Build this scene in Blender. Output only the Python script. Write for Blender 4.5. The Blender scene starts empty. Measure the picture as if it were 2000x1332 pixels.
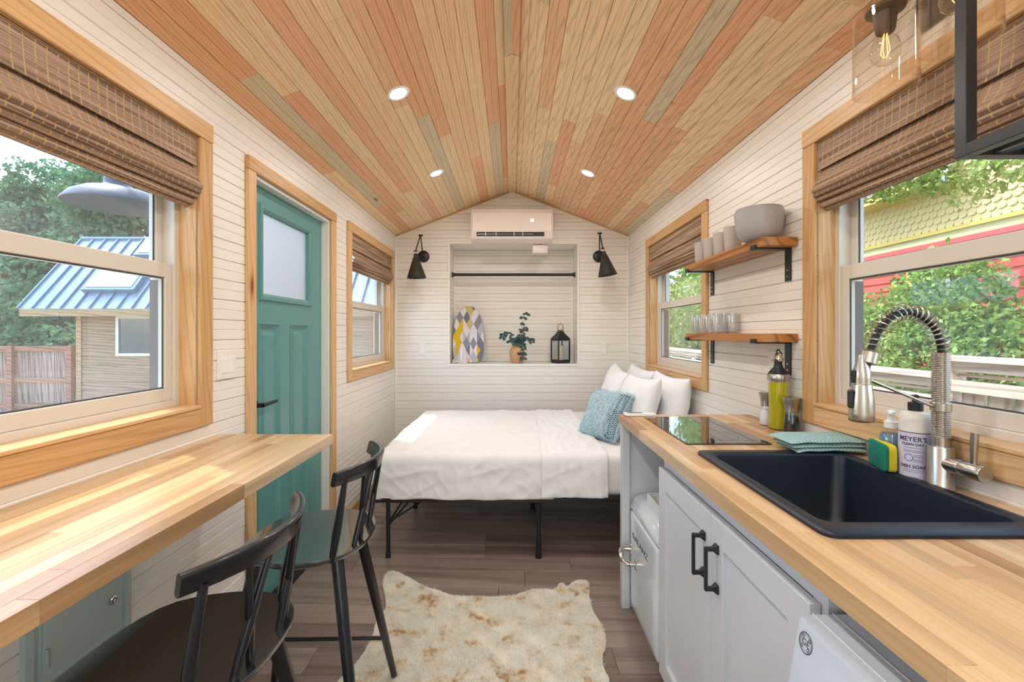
import bpy, bmesh, math, random
import numpy as np
from mathutils import Vector, Matrix, noise
random.seed(7)
SC = bpy.context.scene
COL = SC.collection
PI = math.pi
EYE = 1.31
# ---------------- camera, sky, sun, exposure ----------------
cam_d = bpy.data.cameras.new('camera'); cam = bpy.data.objects.new('camera', cam_d); COL.objects.link(cam)
cam.location = (0, 0, EYE); cam.rotation_euler = (PI/2, 0, 0)
cam_d.sensor_width = 36; cam_d.lens = 16.0; cam_d.shift_y = -0.008
cam_d.clip_start = 0.03; cam_d.clip_end = 200
SC.camera = cam
W = bpy.data.worlds.new('sky'); SC.world = W; W.use_nodes = True
wn = W.node_tree.nodes; wn.clear()
sky = wn.new('ShaderNodeTexSky'); sky.sky_type = 'NISHITA'; sky.sun_disc = False
sky.sun_elevation = math.radians(60); sky.sun_rotation = math.radians(-57); sky.air_density = 1.0; sky.dust_density = 1.5
bgn = wn.new('ShaderNodeBackground'); bgn.inputs['Strength'].default_value = 0.74
wo = wn.new('ShaderNodeOutputWorld')
W.node_tree.links.new(sky.outputs[0], bgn.inputs[0]); W.node_tree.links.new(bgn.outputs[0], wo.inputs[0])
sd = bpy.data.lights.new('sun', 'SUN'); sd.energy = 3.4; sd.angle = math.radians(0.8); sd.color = (1, .95, .86)
sun = bpy.data.objects.new('sun', sd); COL.objects.link(sun); sun.location = (-6, 3, 12)
sun.rotation_euler = Vector((.48, -.31, -1)).to_track_quat('-Z', 'Y').to_euler()
SC.view_settings.view_transform = 'Standard'; SC.view_settings.look = 'None'
SC.view_settings.exposure = 0.5; SC.view_settings.gamma = 1.0; SC.view_settings.use_curve_mapping = False
try:
    SC.cycles.max_bounces = 10; SC.cycles.diffuse_bounces = 5; SC.cycles.glossy_bounces = 4
    SC.cycles.transparent_max_bounces = 16; SC.cycles.transmission_bounces = 8
    SC.cycles.caustics_reflective = False; SC.cycles.caustics_refractive = False
    SC.cycles.sample_clamp_indirect = 6
except Exception: pass
LAMP_W = 4.1      # watts of each recessed lamp

# ---------------- materials ----------------
def lin(h):
    if isinstance(h, str):
        h = h.lstrip('#'); h = [int(h[i:i+2], 16)/255 for i in (0, 2, 4)]
    return tuple(((c/12.92) if c <= .04045 else ((c+.055)/1.055)**2.4) for c in h) + (1,)
class NT:
    def __init__(s, name):
        s.m = bpy.data.materials.new(name); s.m.use_nodes = True; s.t = s.m.node_tree; s.n = s.t.nodes; s.n.clear()
        s.out = s.n.new('ShaderNodeOutputMaterial'); s.b = s.n.new('ShaderNodeBsdfPrincipled')
        s.l(s.b.outputs[0], s.out.inputs[0])
    def l(s, a, b): s.t.links.new(a, b)
    def N(s, typ, **kw):
        n = s.n.new('ShaderNode'+typ)
        for k, v in kw.items():
            if k in n.inputs.keys(): n.inputs[k].default_value = v
            else: setattr(n, k, v)
        return n
    def coords(s, rnd=True, scale=(1, 1, 1), kind='Object'):
        tc = s.N('TexCoord'); o = tc.outputs[kind]
        if rnd:
            oi = s.N('ObjectInfo'); mu = s.N('Math', operation='MULTIPLY'); s.l(oi.outputs['Random'], mu.inputs[0]); mu.inputs[1].default_value = 37
            cx = s.N('CombineXYZ')
            for k in range(3): s.l(mu.outputs[0], cx.inputs[k])
            va = s.N('VectorMath', operation='ADD'); s.l(o, va.inputs[0]); s.l(cx.outputs[0], va.inputs[1]); o = va.outputs[0]
        mp = s.N('Mapping'); mp.inputs['Scale'].default_value = scale; s.l(o, mp.inputs['Vector'])
        return mp.outputs[0]
    def noise(s, vec, scale, detail=3, rough=.5, dist=0):
        n = s.N('TexNoise'); n.inputs['Scale'].default_value = scale; n.inputs['Detail'].default_value = detail
        n.inputs['Roughness'].default_value = rough; n.inputs['Distortion'].default_value = dist; s.l(vec, n.inputs['Vector']); return n.outputs['Fac']
    def ramp(s, fac, stops, interp='LINEAR'):
        r = s.N('ValToRGB'); cr = r.color_ramp; cr.interpolation = interp
        while len(cr.elements) < len(stops): cr.elements.new(.5)
        for e, (p, c) in zip(cr.elements, stops): e.position = p; e.color = c if len(c) == 4 else lin(c)
        s.l(fac, r.inputs[0]); return r.outputs[0]
    def mix(s, fac, a, b, mode='MIX'):
        m = s.N('Mix', data_type='RGBA', blend_type=mode)
        for x, i in ((fac, 0), (a, 6), (b, 7)):
            if hasattr(x, 'is_linked') or isinstance(x, bpy.types.NodeSocket): s.l(x, m.inputs[i])
            else: m.inputs[i].default_value = x
        return m.outputs[2]
    def math(s, op, a, b=0):
        m = s.N('Math', operation=op)
        for x, i in ((a, 0), (b, 1)):
            if isinstance(x, bpy.types.NodeSocket): s.l(x, m.inputs[i])
            else: m.inputs[i].default_value = x
        return m.outputs[0]
    def bump(s, h, strength=.3, dist=.002):
        b = s.N('Bump'); b.inputs['Strength'].default_value = strength; b.inputs['Distance'].default_value = dist
        s.l(h, b.inputs['Height']); s.l(b.outputs[0], s.b.inputs['Normal'])
    def col(s, c):
        if isinstance(c, bpy.types.NodeSocket): s.l(c, s.b.inputs['Base Color'])
        else: s.b.inputs['Base Color'].default_value = c
    def set(s, **k):
        for a, v in k.items(): s.b.inputs[a.replace('_', ' ')].default_value = v
BW = lambda v: (v, v, v, 1)
def paint(name, c, rough=.5, var=.05, metal=0, nscale=6, bump=0, coat=0, spec=.5):
    t = NT(name); c = lin(c) if isinstance(c, str) else c
    v = t.coords(); f = t.noise(v, nscale, 3)
    t.col(t.mix(f, tuple(x*(1-var) for x in c[:3])+(1,), tuple(min(1, x*(1+var)) for x in c[:3])+(1,)))
    t.set(Roughness=rough, Metallic=metal)
    t.b.inputs['Specular IOR Level'].default_value = spec
    if coat: t.b.inputs['Coat Weight'].default_value = coat
    if bump: t.bump(t.noise(v, 90, 4), bump, .001)
    return t.m
def wood(name, cols, axis=1, rough=.5, ring=1.0, vary=.25, hue=.5, knots=True, fine=.5, scale=1.0, spec=.35):
    """cols: list of per-board base colours; grain runs along axis"""
    t = NT(name)
    sc = [9*scale]*3; sc[axis] = .7*scale
    v = t.coords(True, tuple(sc))
    oi = t.N('ObjectInfo')
    stops = [(i/len(cols), c) for i, c in enumerate(cols)]
    base = t.ramp(oi.outputs['Random'], stops, 'CONSTANT')
    wv = t.N('TexWave', wave_type='BANDS', bands_direction='DIAGONAL')
    wv.inputs['Scale'].default_value = 1.1*ring; wv.inputs['Distortion'].default_value = 7; wv.inputs['Detail'].default_value = 2
    wv.inputs['Detail Scale'].default_value = .7
    t.l(v, wv.inputs['Vector'])
    g = t.ramp(wv.outputs['Fac'], [(0, BW(1-vary*1.5)), (.35, BW(1)), (1, BW(1))])
    c = t.mix(1.0, base, g, 'MULTIPLY')
    f1 = t.noise(v, 1.3, 3, .6)
    c = t.mix(1.0, c, t.ramp(f1, [(.3, (1-vary*.3, 1-vary*.42, 1-vary*.55, 1)), (.65, BW(1.0))]), 'MULTIPLY')
    sf = [160*scale]*3; sf[axis] = 3*scale
    vf = t.coords(True, tuple(sf)); f2 = t.noise(vf, 1, 2, .6)
    c = t.mix(1.0, c, t.ramp(f2, [(.3, (1-.25*fine, 1-.3*fine, 1-.36*fine, 1)), (.6, BW(1))]), 'MULTIPLY')
    if knots:
        kk = knots if isinstance(knots, float) else 1.0
        sk = [7.0]*3; sk[axis] = 1.8
        vk = t.coords(True, tuple(sk)); vo = t.N('TexVoronoi'); vo.inputs['Scale'].default_value = .8 if kk == 1 else .55; t.l(vk, vo.inputs['Vector'])
        k = t.ramp(vo.outputs['Distance'], [(0, (.16, .07, .03, 1)), (.045*kk, (.3, .14, .06, 1)), (.075*kk, (.75, .6, .45, 1)), (.14*kk, BW(1))])
        c = t.mix(1.0, c, k, 'MULTIPLY')
    t.col(c); t.set(Roughness=rough); t.b.inputs['Specular IOR Level'].default_value = spec
    t.bump(t.math('ADD', f2, wv.outputs['Fac']), .12, .0006)
    return t.m
def glass_clear(name, tint=(1, 1, 1, 1), refl=1.0, rough=0.0, dirt=0.0):
    t = NT(name); t.n.remove(t.b)
    tr = t.N('BsdfTransparent'); tr.inputs[0].default_value = tint
    gl = t.N('BsdfGlossy'); gl.inputs['Roughness'].default_value = rough; gl.inputs[0].default_value = (1, 1, 1, 1)
    lw = t.N('LayerWeight'); lw.inputs['Blend'].default_value = .5
    fz = t.math('ADD', t.math('MULTIPLY', t.math('POWER', lw.outputs['Facing'], 4.0), .8), .045)
    mx = t.N('MixShader'); t.l(t.math('MINIMUM', t.math('MULTIPLY', fz, refl), 1.0), mx.inputs[0]); t.l(tr.outputs[0], mx.inputs[1]); t.l(gl.outputs[0], mx.inputs[2])
    last = mx.outputs[0]
    if dirt:
        df = t.N('BsdfDiffuse'); df.inputs[0].default_value = (.85, .9, .95, 1)
        m2 = t.N('MixShader'); f = t.noise(t.coords(False), 2.2, 5, .65)
        t.l(t.math('MULTIPLY', f, dirt), m2.inputs[0]); t.l(last, m2.inputs[1]); t.l(df.outputs[0], m2.inputs[2]); last = m2.outputs[0]
    t.l(last, t.out.inputs[0]); return t.m
def emis(name, c, s):
    t = NT(name); t.b.inputs['Emission Color'].default_value = c; t.b.inputs['Emission Strength'].default_value = s
    t.col(c); return t.m

MAT = {}
MAT['wall'] = paint('white_painted_board', '#ece6dd', .38, .03, nscale=3)
MAT['wallback'] = paint('grey_gap', '#b5ab9f', .8)
MAT['trimwhite'] = paint('white_trim_paint', '#efece4', .35, .02)
MAT['ceil'] = wood('fir_ceiling', ['#f6d2a4', '#f6d8ae', '#f0c396', '#f7d7aa', '#ecb98a', '#f7dab0', '#efba8c', '#dccba8', '#f5cd9e', '#eeb588', '#f7d8aa', '#f1ca9e'], 1, .42, 2.6, .13, knots=.5, scale=1.4, fine=.42)
MAT['casing_y'] = wood('cedar_casing_along', ['#dab07c', '#d2a672', '#dfb786'], 1, .38, 2.6, .11, knots=True)
MAT['casing_z'] = wood('cedar_casing_upright', ['#dab07c', '#d0a46e', '#dfb786'], 2, .38, 2.6, .11, knots=True)
MAT['floor'] = wood('walnut_vinyl_plank', ['#8f8077', '#96877e', '#84756c', '#9b8c84', '#807067', '#92837b'], 0, .38, .6, .16, knots=False, fine=.9, scale=.8)
MAT['stave'] = wood('birch_butcher_block', ['#cfae82', '#d6b88d', '#c49f74', '#dabd94', '#b8946a', '#cca97c', '#d2b386', '#c9a67b'], 1, .3, .5, .12, knots=False, fine=.6)
MAT['stave_r'] = wood('birch_counter_block', ['#d2af82', '#dabb90', '#c69d71', '#ddc096', '#b3875b', '#cfa97b', '#d6b587', '#cba376'], 1, .3, .5, .14, knots=False, fine=.6)
MAT['shelfwood'] = wood('acacia_shelf', ['#c98d4e', '#b97c40'], 1, .35, .9, .3, knots=False)
MAT['vinyl'] = paint('white_vinyl', '#d6cfc4', .35, .01)
MAT['glass'] = glass_clear('window_glass', (.94, .97, .985, 1), 1.0, 0, .14)
MAT['glass_r'] = glass_clear('window_glass_clean', (.96, .97, .95, 1), 1.0, 0, .06)
MAT['teal'] = paint('teal_door_paint', '#5e9492', .33, .03)
MAT['black'] = paint('black_metal', '#1b1d20', .38, .1, spec=.5)
MAT['chair'] = paint('black_lacquer', '#0f1318', .25, .08, spec=.6, coat=.35); MAT['chair'].node_tree.nodes['Principled BSDF'].inputs['IOR'].default_value = 1.5; MAT['seat'] = paint('black_lacquer_seat', '#12171d', .26, .08, coat=1.0); MAT['seat'].node_tree.nodes['Principled BSDF'].inputs['IOR'].default_value = 2.3
MAT['steel'] = paint('brushed_steel', '#b9b3aa', .28, .05, metal=1)
MAT['chrome'] = paint('chrome', '#d8d8d8', .08, .02, metal=1)
MAT['whiteplastic'] = paint('white_plastic', '#eeece8', .3, .01)
MAT['acwhite'] = paint('air_conditioner_white', '#f0e2d9', .3, .01)
MAT['cab'] = paint('cabinet_white', '#dadde0', .4, .015)
MAT['fridge'] = paint('fridge_enamel', '#dfe8ec', .15, .01, coat=.6)
MAT['sheet'] = paint('white_cotton', '#eceae9', .85, .02, bump=.1)
MAT['cover'] = paint('white_coverlet', '#ebe8e6', .85, .02, bump=.15)
MAT['pillow'] = paint('pillow_cotton', '#f1f0f0', .85, .01, bump=.1)
MAT['dark'] = paint('dark_plastic', '#17191c', .45, .1)
MAT['panelgrey'] = paint('grey_green_metal', '#b4c4be', .4, .04)
MAT['galv'] = paint('galvanised_steel', '#4a545c', .5, .12, metal=.3, nscale=9)

# ---------------- mesh builder ----------------
class MB:
    def __init__(s): s.v = []; s.f = []; s.uv = None
    def add(s, vs, fs, mat=None):
        o = len(s.v)
        s.v += [tuple(mat @ Vector(v)) if mat is not None else tuple(v) for v in vs]
        s.f += [tuple(i+o for i in f) for f in fs]; return s
    def box(s, x0, x1, y0, y1, z0, z1, b=0, mat=None):
        if x0 > x1: x0, x1 = x1, x0
        if y0 > y1: y0, y1 = y1, y0
        if z0 > z1: z0, z1 = z1, z0
        b = min(b, (x1-x0)*.45, (y1-y0)*.45, (z1-z0)*.45)
        if b <= 0:
            vs = [(x, y, z) for x in (x0, x1) for y in (y0, y1) for z in (z0, z1)]
            return s.add(vs, [(0, 1, 3, 2), (4, 6, 7, 5), (0, 4, 5, 1), (2, 3, 7, 6), (0, 2, 6, 4), (1, 5, 7, 3)], mat)
        bm = bmesh.new(); X = (x0, x1); Y = (y0, y1); Z = (z0, z1); pts = []
        for i in (0, 1):
            for j in (0, 1):
                for k in (0, 1):
                    sx, sy, sz = 1-2*i, 1-2*j, 1-2*k
                    pts += [(X[i]+sx*b, Y[j]+sy*b, Z[k]), (X[i]+sx*b, Y[j], Z[k]+sz*b), (X[i], Y[j]+sy*b, Z[k]+sz*b)]
        id = lambda i, j, k, a: ((i*2+j)*2+k)*3+a
        fs = []
        for k in (0, 1): fs.append([id(0, 0, k, 0), id(1, 0, k, 0), id(1, 1, k, 0), id(0, 1, k, 0)])
        for j in (0, 1): fs.append([id(0, j, 0, 1), id(1, j, 0, 1), id(1, j, 1, 1), id(0, j, 1, 1)])
        for i in (0, 1): fs.append([id(i, 0, 0, 2), id(i, 1, 0, 2), id(i, 1, 1, 2), id(i, 0, 1, 2)])
        for j in (0, 1):
            for k in (0, 1): fs.append([id(0, j, k, 0), id(1, j, k, 0), id(1, j, k, 1), id(0, j, k, 1)])
        for i in (0, 1):
            for k in (0, 1): fs.append([id(i, 0, k, 0), id(i, 1, k, 0), id(i, 1, k, 2), id(i, 0, k, 2)])
        for i in (0, 1):
            for j in (0, 1): fs.append([id(i, j, 0, 1), id(i, j, 1, 1), id(i, j, 1, 2), id(i, j, 0, 2)])
        for i in (0, 1):
            for j in (0, 1):
                for k in (0, 1): fs.append([id(i, j, k, 0), id(i, j, k, 1), id(i, j, k, 2)])
        bm.free()
        return s.add(pts, fs, mat)
    def tube(s, pts, r, n=10, caps=True, mat=None, closed=False):
        pts = [Vector(p) for p in pts]; m = len(pts)
        rs = r if isinstance(r, (list, tuple)) else [r]*m
        T = []
        for i in range(m):
            if closed: d = pts[(i+1) % m]-pts[i-1]
            else: d = pts[min(i+1, m-1)]-pts[max(i-1, 0)]
            T.append(d.normalized())
        a = Vector((0, 0, 1)) if abs(T[0].z) < .9 else Vector((1, 0, 0))
        u = T[0].cross(a).normalized(); vs = []
        for i in range(m):
            if i: u = (u - T[i]*u.dot(T[i])).normalized()
            w = T[i].cross(u)
            for k in range(n):
                an = 2*PI*k/n; vs.append(pts[i]+(u*math.cos(an)+w*math.sin(an))*rs[i])
        fs = []
        for i in range(m if closed else m-1):
            j = (i+1) % m
            for k in range(n):
                l = (k+1) % n; fs.append((i*n+k, i*n+l, j*n+l, j*n+k))
        if caps and not closed: fs += [tuple(range(n-1, -1, -1)), tuple(range((m-1)*n, m*n))]
        return s.add(vs, fs, mat)
    def lathe(s, prof, n=24, mat=None, c=(0, 0, 0), capb=True, capt=True):
        vs = [(c[0]+r*math.cos(2*PI*k/n), c[1]+r*math.sin(2*PI*k/n), c[2]+z) for r, z in prof for k in range(n)]
        fs = [(i*n+k, i*n+(k+1) % n, (i+1)*n+(k+1) % n, (i+1)*n+k) for i in range(len(prof)-1) for k in range(n)]
        if capb: fs.append(tuple(range(n-1, -1, -1)))
        if capt: fs.append(tuple(range((len(prof)-1)*n, len(prof)*n)))
        return s.add(vs, fs, mat)
    def loft(s, loops, cap0=True, cap1=True, mat=None):
        n = len(loops[0]); vs = [p for L in loops for p in L]
        fs = [(i*n+k, i*n+(k+1) % n, (i+1)*n+(k+1) % n, (i+1)*n+k) for i in range(len(loops)-1) for k in range(n)]
        if cap0: fs.append(tuple(range(n-1, -1, -1)))
        if cap1: fs.append(tuple(range((len(loops)-1)*n, len(loops)*n)))
        return s.add(vs, fs, mat)
    def grid(s, fn, nu, nv, mat=None):
        vs = [fn(i/nu, j/nv) for i in range(nu+1) for j in range(nv+1)]
        fs = [(i*(nv+1)+j, (i+1)*(nv+1)+j, (i+1)*(nv+1)+j+1, i*(nv+1)+j+1) for i in range(nu) for j in range(nv)]
        return s.add(vs, fs, mat)
def rrect(cx, cy, w, h, r, z, n=5):
    out = []
    for (sx, sy, a0) in ((1, 1, 0), (-1, 1, 90), (-1, -1, 180), (1, -1, 270)):
        for k in range(n+1):
            a = math.radians(a0+90*k/n); out.append((cx+sx*(w/2-r)+r*math.cos(a), cy+sy*(h/2-r)+r*math.sin(a), z))
    return out
def wloc(p):
    v = Vector((0, 0, 0))
    while p is not None: v += Vector(p.location); p = p.parent
    return v
def obj(name, mb, mat, parent=None, smooth=False, label=None, kind=None, cat=None, group=None, local=False, recalc=True, bevel=0, sub=0, sharp=None):
    me = bpy.data.meshes.new(name); me.from_pydata(mb.v, [], mb.f)
    if recalc:
        bm = bmesh.new(); bm.from_mesh(me); bmesh.ops.recalc_face_normals(bm, faces=bm.faces[:]); bm.to_mesh(me); bm.free()
    if smooth:
        me.polygons.foreach_set('use_smooth', [True]*len(me.polygons))
        me.set_sharp_from_angle(angle=math.radians(sharp if sharp else 40))
    me.materials.append(mat if not isinstance(mat, str) else MAT[mat]); me.update()
    o = bpy.data.objects.new(name, me); COL.objects.link(o)
    if parent is not None:
        o.parent = parent
        if not local: o.location = -wloc(parent)
    tagp(o, label, cat, group, kind)
    return o
def tagp(o, label=None, cat=None, group=None, kind=None):
    if label: o['label'] = label
    if cat: o['category'] = cat
    if group: o['group'] = group
    if kind: o['kind'] = kind
    return o
def thing(name, label, cat, loc=(0, 0, 0), rotz=0, group=None):
    o = bpy.data.objects.new(name, None); COL.objects.link(o); o.location = loc; o.rotation_euler = (0, 0, rotz)
    o.empty_display_size = .05
    return tagp(o, label, cat, group)
def kids(o): return [c for c in bpy.data.objects if c.parent == o]
def dup(root, loc, label=None, rotz=None, group=None):
    r = root.copy(); COL.objects.link(r); r.location = loc
    if rotz is not None: r.rotation_euler = (0, 0, rotz)
    if label: r['label'] = label
    if group: r['group'] = group
    for ch in kids(root):
        c = ch.copy(); COL.objects.link(c); c.parent = r
        for g in kids(ch):
            d = g.copy(); COL.objects.link(d); d.parent = c
    return r
def text_mb(txt, size, M, depth=.0008, align='CENTER', bend=None, bold=0):
    cu = bpy.data.curves.new('t', 'FONT'); cu.body = txt; cu.size = size; cu.align_x = align; cu.align_y = 'CENTER'; cu.extrude = depth; cu.offset = bold
    cu.resolution_u = 3
    o = bpy.data.objects.new('t', cu); COL.objects.link(o)
    dg = bpy.context.evaluated_depsgraph_get(); me = bpy.data.meshes.new_from_object(o.evaluated_get(dg))
    mb = MB(); vs = [v.co.copy() for v in me.vertices]
    if bend:
        r = bend; vs = [Vector((math.sin(v.x/r)*(r+v.z), v.y, math.cos(v.x/r)*(r+v.z)-r)) for v in vs]
    mb.add(vs, [tuple(p.vertices) for p in me.polygons], M)
    bpy.data.objects.remove(o); bpy.data.curves.remove(cu); bpy.data.meshes.remove(me)
    return mb
def frame(right, up, normal, o):
    m = Matrix((right, up, normal)).transposed().to_4x4(); m.translation = Vector(o); return m
def catmull(P, n=8):
    P = [Vector(p) for p in P]; out = []
    for i in range(len(P)-1):
        p0 = P[max(i-1, 0)]; p1 = P[i]; p2 = P[i+1]; p3 = P[min(i+2, len(P)-1)]
        for k in range(n):
            t = k/n; out.append(.5*((2*p1)+(p2-p0)*t+(2*p0-5*p1+4*p2-p3)*t*t+(3*p1-p0-3*p2+p3)*t**3))
    out.append(P[-1]); return out
def raw(name, V, F, mat, parent=None, **kw):
    """fast mesh from numpy arrays; F is (n,k)"""
    me = bpy.data.meshes.new(name); n, k = F.shape
    me.vertices.add(len(V)); me.vertices.foreach_set('co', V.astype(np.float32).ravel())
    me.loops.add(n*k); me.loops.foreach_set('vertex_index', F.astype(np.int32).ravel())
    me.polygons.add(n); me.polygons.foreach_set('loop_start', np.arange(0, n*k, k, dtype=np.int32))
    me.update(calc_edges=True); me.materials.append(MAT[mat])
    o = bpy.data.objects.new(name, me); COL.objects.link(o)
    if parent is not None: o.parent = parent; o.location = -wloc(parent)
    tagp(o, **kw); return o
# ---------------- room constants ----------------
XW = 1.15; YB = 4.49; YR = -1.6; ZE = 2.27; ZR = 2.714; SL = (ZR-ZE)/XW; AL = math.atan(SL); BT = .012
BH = .0801
WZ0, WZ1 = 1.035, 2.025
WIN = {'window_1': (-1, .45, 1.66), 'window_2': (-1, 3.235, 4.325), 'window_3': (1, .50, 1.711), 'window_4': (1, 2.73, 3.80)}
DOOR = (2.02, 2.87, 0.0, 2.02)
def struct(name, mb, mat): return obj(name, mb, mat, kind='structure')
# backing walls with openings (thick solid pieces)
def rect_minus(s0, s1, z0, z1, holes):
    ys = sorted({s0, s1, *[h[0] for h in holes], *[h[1] for h in holes]}); ys = [y for y in ys if s0 <= y <= s1]; out = []
    for a, b in zip(ys, ys[1:]):
        m = (a+b)/2; hs = sorted([(h[2], h[3]) for h in holes if h[0] < m < h[1]]); z = z0
        for p, q in hs:
            if p > z: out.append((a, b, z, p))
            z = max(z, q)
        if z < z1: out.append((a, b, z, z1))
    return out
HL = [(WIN['window_1'][1], WIN['window_1'][2], WZ0, WZ1), (WIN['window_2'][1], WIN['window_2'][2], WZ0, WZ1), DOOR]
HR = [(WIN['window_3'][1], WIN['window_3'][2], WZ0, WZ1), (WIN['window_4'][1], WIN['window_4'][2], WZ0, WZ1)]
NX0, NX1, NZ0, NZ1, NY = -.613, .645, 1.004, 2.187, 4.83
walls = {}
for side, nm, H in ((-1, 'wall_left', HL), (1, 'wall_right', HR)):
    m = MB()
    for a, b, p, q in rect_minus(YR-.12, YB+.5, -.05, ZE+.05, H): m.box(side*(XW+BT), side*(XW+.15), a, b, p, q)
    walls[nm] = struct(nm, m, 'wallback')
m = MB()
for a, b, p, q in rect_minus(-XW-.15, XW+.15, -.05, ZE, [(NX0-.012, NX1+.012, NZ0-.012, NZ1+.012)]): m.box(a, b, YB+BT, YB+.14, p, q)
m.add([(-XW-.15, YB+BT, ZE), (XW+.15, YB+BT, ZE), (0, YB+BT, ZR+.1), (-XW-.15, YB+.14, ZE), (XW+.15, YB+.14, ZE), (0, YB+.14, ZR+.1)], [(0, 1, 2), (3, 5, 4), (0, 3, 4, 1), (1, 4, 5, 2), (2, 5, 3, 0)])
# niche box
m.box(NX0-.05, NX1+.05, NY+BT, NY+.06, NZ0-.05, NZ1+.05); m.box(NX0-.05, NX0-BT, YB+BT, NY+.05, NZ0-.05, NZ1+.05); m.box(NX1+BT, NX1+.05, YB+BT, NY+.05, NZ0-.05, NZ1+.05)
m.box(NX0-.05, NX1+.05, YB+BT, NY+.05, NZ0-.05, NZ0-BT); m.box(NX0-.05, NX1+.05, YB+BT, NY+.05, NZ1+BT, NZ1+.05)
walls['wall_back'] = struct('wall_back', m, 'wallback')
# rear wall behind the camera, with an unseen glazed opening added for daylight
m = MB()
for a, b, p, q in rect_minus(-XW-.15, XW+.15, -.05, ZE, [(-.8, .8, .1, 2.05)]): m.box(a, b, YR-.12, YR, p, q)
m.add([(-XW-.15, YR, ZE), (XW+.15, YR, ZE), (0, YR, ZR+.1), (-XW-.15, YR-.12, ZE), (XW+.15, YR-.12, ZE), (0, YR-.12, ZR+.1)], [(0, 1, 2), (3, 5, 4), (0, 3, 4, 1), (1, 4, 5, 2), (2, 5, 3, 0)])
struct('wall_front', m, 'wall')
m = MB(); m.box(-.8, .8, YR-.08, YR-.05, .1, .17).box(-.8, .8, YR-.08, YR-.05, 1.98, 2.05).box(-.8, -.73, YR-.08, YR-.05, .17, 1.98).box(.73, .8, YR-.08, YR-.05, .17, 1.98).box(-.03, .03, YR-.08, YR-.05, .17, 1.98)
w5 = struct('added_window', m, 'vinyl'); obj('pane', MB().box(-.73, -.03, YR-.07, YR-.065, .17, 1.98), 'glass_r', w5); obj('pane', MB().box(.03, .73, YR-.07, YR-.065, .17, 1.98), 'glass_r', w5)

PROF = lambda h, full=True: [(.0006, 0), (.0006, .0085), (.003, BT), (h/2-.003, BT), (h/2-.0009, .0092), (h/2+.0009, .0092), (h/2+.003, BT), (h-.003, BT), (h-.0006, .0085), (h-.0006, 0)]
PFLAT = lambda h: [(.0005, 0), (.0005, BT), (h-.0005, BT), (h-.0005, 0)]
def extrude_profile(pr, P0, P1):
    """pr list of (h,d); P0/P1(h,d) give end points"""
    n = len(pr); m = MB(); m.add([P0(h, d) for h, d in pr]+[P1(h, d) for h, d in pr],
        [(k, (k+1) % n, n+(k+1) % n, n+k) for k in range(n)]+[tuple(range(n-1, -1, -1)), tuple(range(n, 2*n))]); return m
def side_boards(side, parent, s0, s1, holes):
    z = 0.0
    while z < ZE-.005:
        h = min(BH, ZE-z)
        cuts = sorted({s0, s1, *[c for H in holes if H[3] > z+.002 and H[2] < z+h-.002 for c in H[:2]]})
        for a, b in zip(cuts, cuts[1:]):
            mid = (a+b)/2; z0, z1 = z, z+h
            for H in holes:
                if H[0] < mid < H[1]:
                    if H[2] <= z0 and H[3] >= z1: z1 = z0
                    elif H[2] <= z0: z0 = max(z0, H[3])
                    else: z1 = min(z1, H[2])
            if z1-z0 < .012: continue
            pr = PROF(BH) if abs((z1-z0)-BH) < .001 else PFLAT(z1-z0)
            P = lambda y: (lambda hh, d: (side*(XW+BT-d), y, z0+hh))
            obj('board', extrude_profile(pr, P(a+.0003), P(b-.0003)), 'wall', parent)
        z += h
def merge_holes(H, pad=.0): return [(a-pad, b+pad, c-pad, d+pad) for a, b, c, d in H]
side_boards(-1, walls['wall_left'], YR, YB, merge_holes(HL, .004))
side_boards(1, walls['wall_right'], YR, YB, merge_holes(HR, .004))
z = 0.0
while z < ZR-.03:
    h = min(BH, ZR-.003-z)
    cuts = [-XW, XW]
    nh = (NZ1 > z+.002 and NZ0 < z+h-.002)
    if nh: cuts = [-XW, NX0, NX1, XW]
    for a, b in zip(cuts, cuts[1:]):
        z0, z1 = z, z+h
        if nh and a == NX0:
            if NZ0 > z0: z1 = NZ0
            elif NZ1 < z1: z0 = NZ1
            else: continue
            if z1-z0 < .012: continue
        pr = PROF(BH) if abs((z1-z0)-BH) < .001 else PFLAT(z1-z0)
        def P(x):
            def f(hh, d):
                lim = (ZR-.002-(z0+hh))/SL
                return (max(-lim, x) if x < 0 else min(lim, x), YB+BT-d, z0+hh)
            return f
        obj('board', extrude_profile(pr, P(a+(.0003 if a > -1 else 0)), P(b)), 'wall', walls['wall_back'])
    z += h
# niche lining boards
z = NZ0
while z < NZ1-.01:
    h = min(BH, NZ1-z); pr = PROF(h) if h > .05 else PFLAT(h); z0 = z
    obj('board', extrude_profile(pr, lambda hh, d: (NX0, NY+BT-d, z0+hh), lambda hh, d: (NX1, NY+BT-d, z0+hh)), 'wall', walls['wall_back'])
    obj('board', extrude_profile(pr, lambda hh, d: (NX0-BT+d, YB+.01, z0+hh), lambda hh, d: (NX0-BT+d, NY, z0+hh)), 'wall', walls['wall_back'])
    obj('board', extrude_profile(pr, lambda hh, d: (NX1+BT-d, YB+.01, z0+hh), lambda hh, d: (NX1+BT-d, NY, z0+hh)), 'wall', walls['wall_back'])
    z += h
m = MB(); m.box(NX0-.012, NX1+.012, YB-.004, YB+.02, NZ0-.016, NZ0).box(NX0-.02, NX1+.02, YB-.008, YB, NZ0-.022, NZ0-.0005, .002)
m.box(NX0-.012, NX1+.012, YB+.003, NY, NZ0-.01, NZ0); m.box(NX0-.012, NX1+.012, YB+.003, NY, NZ1, NZ1+.01)
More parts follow.
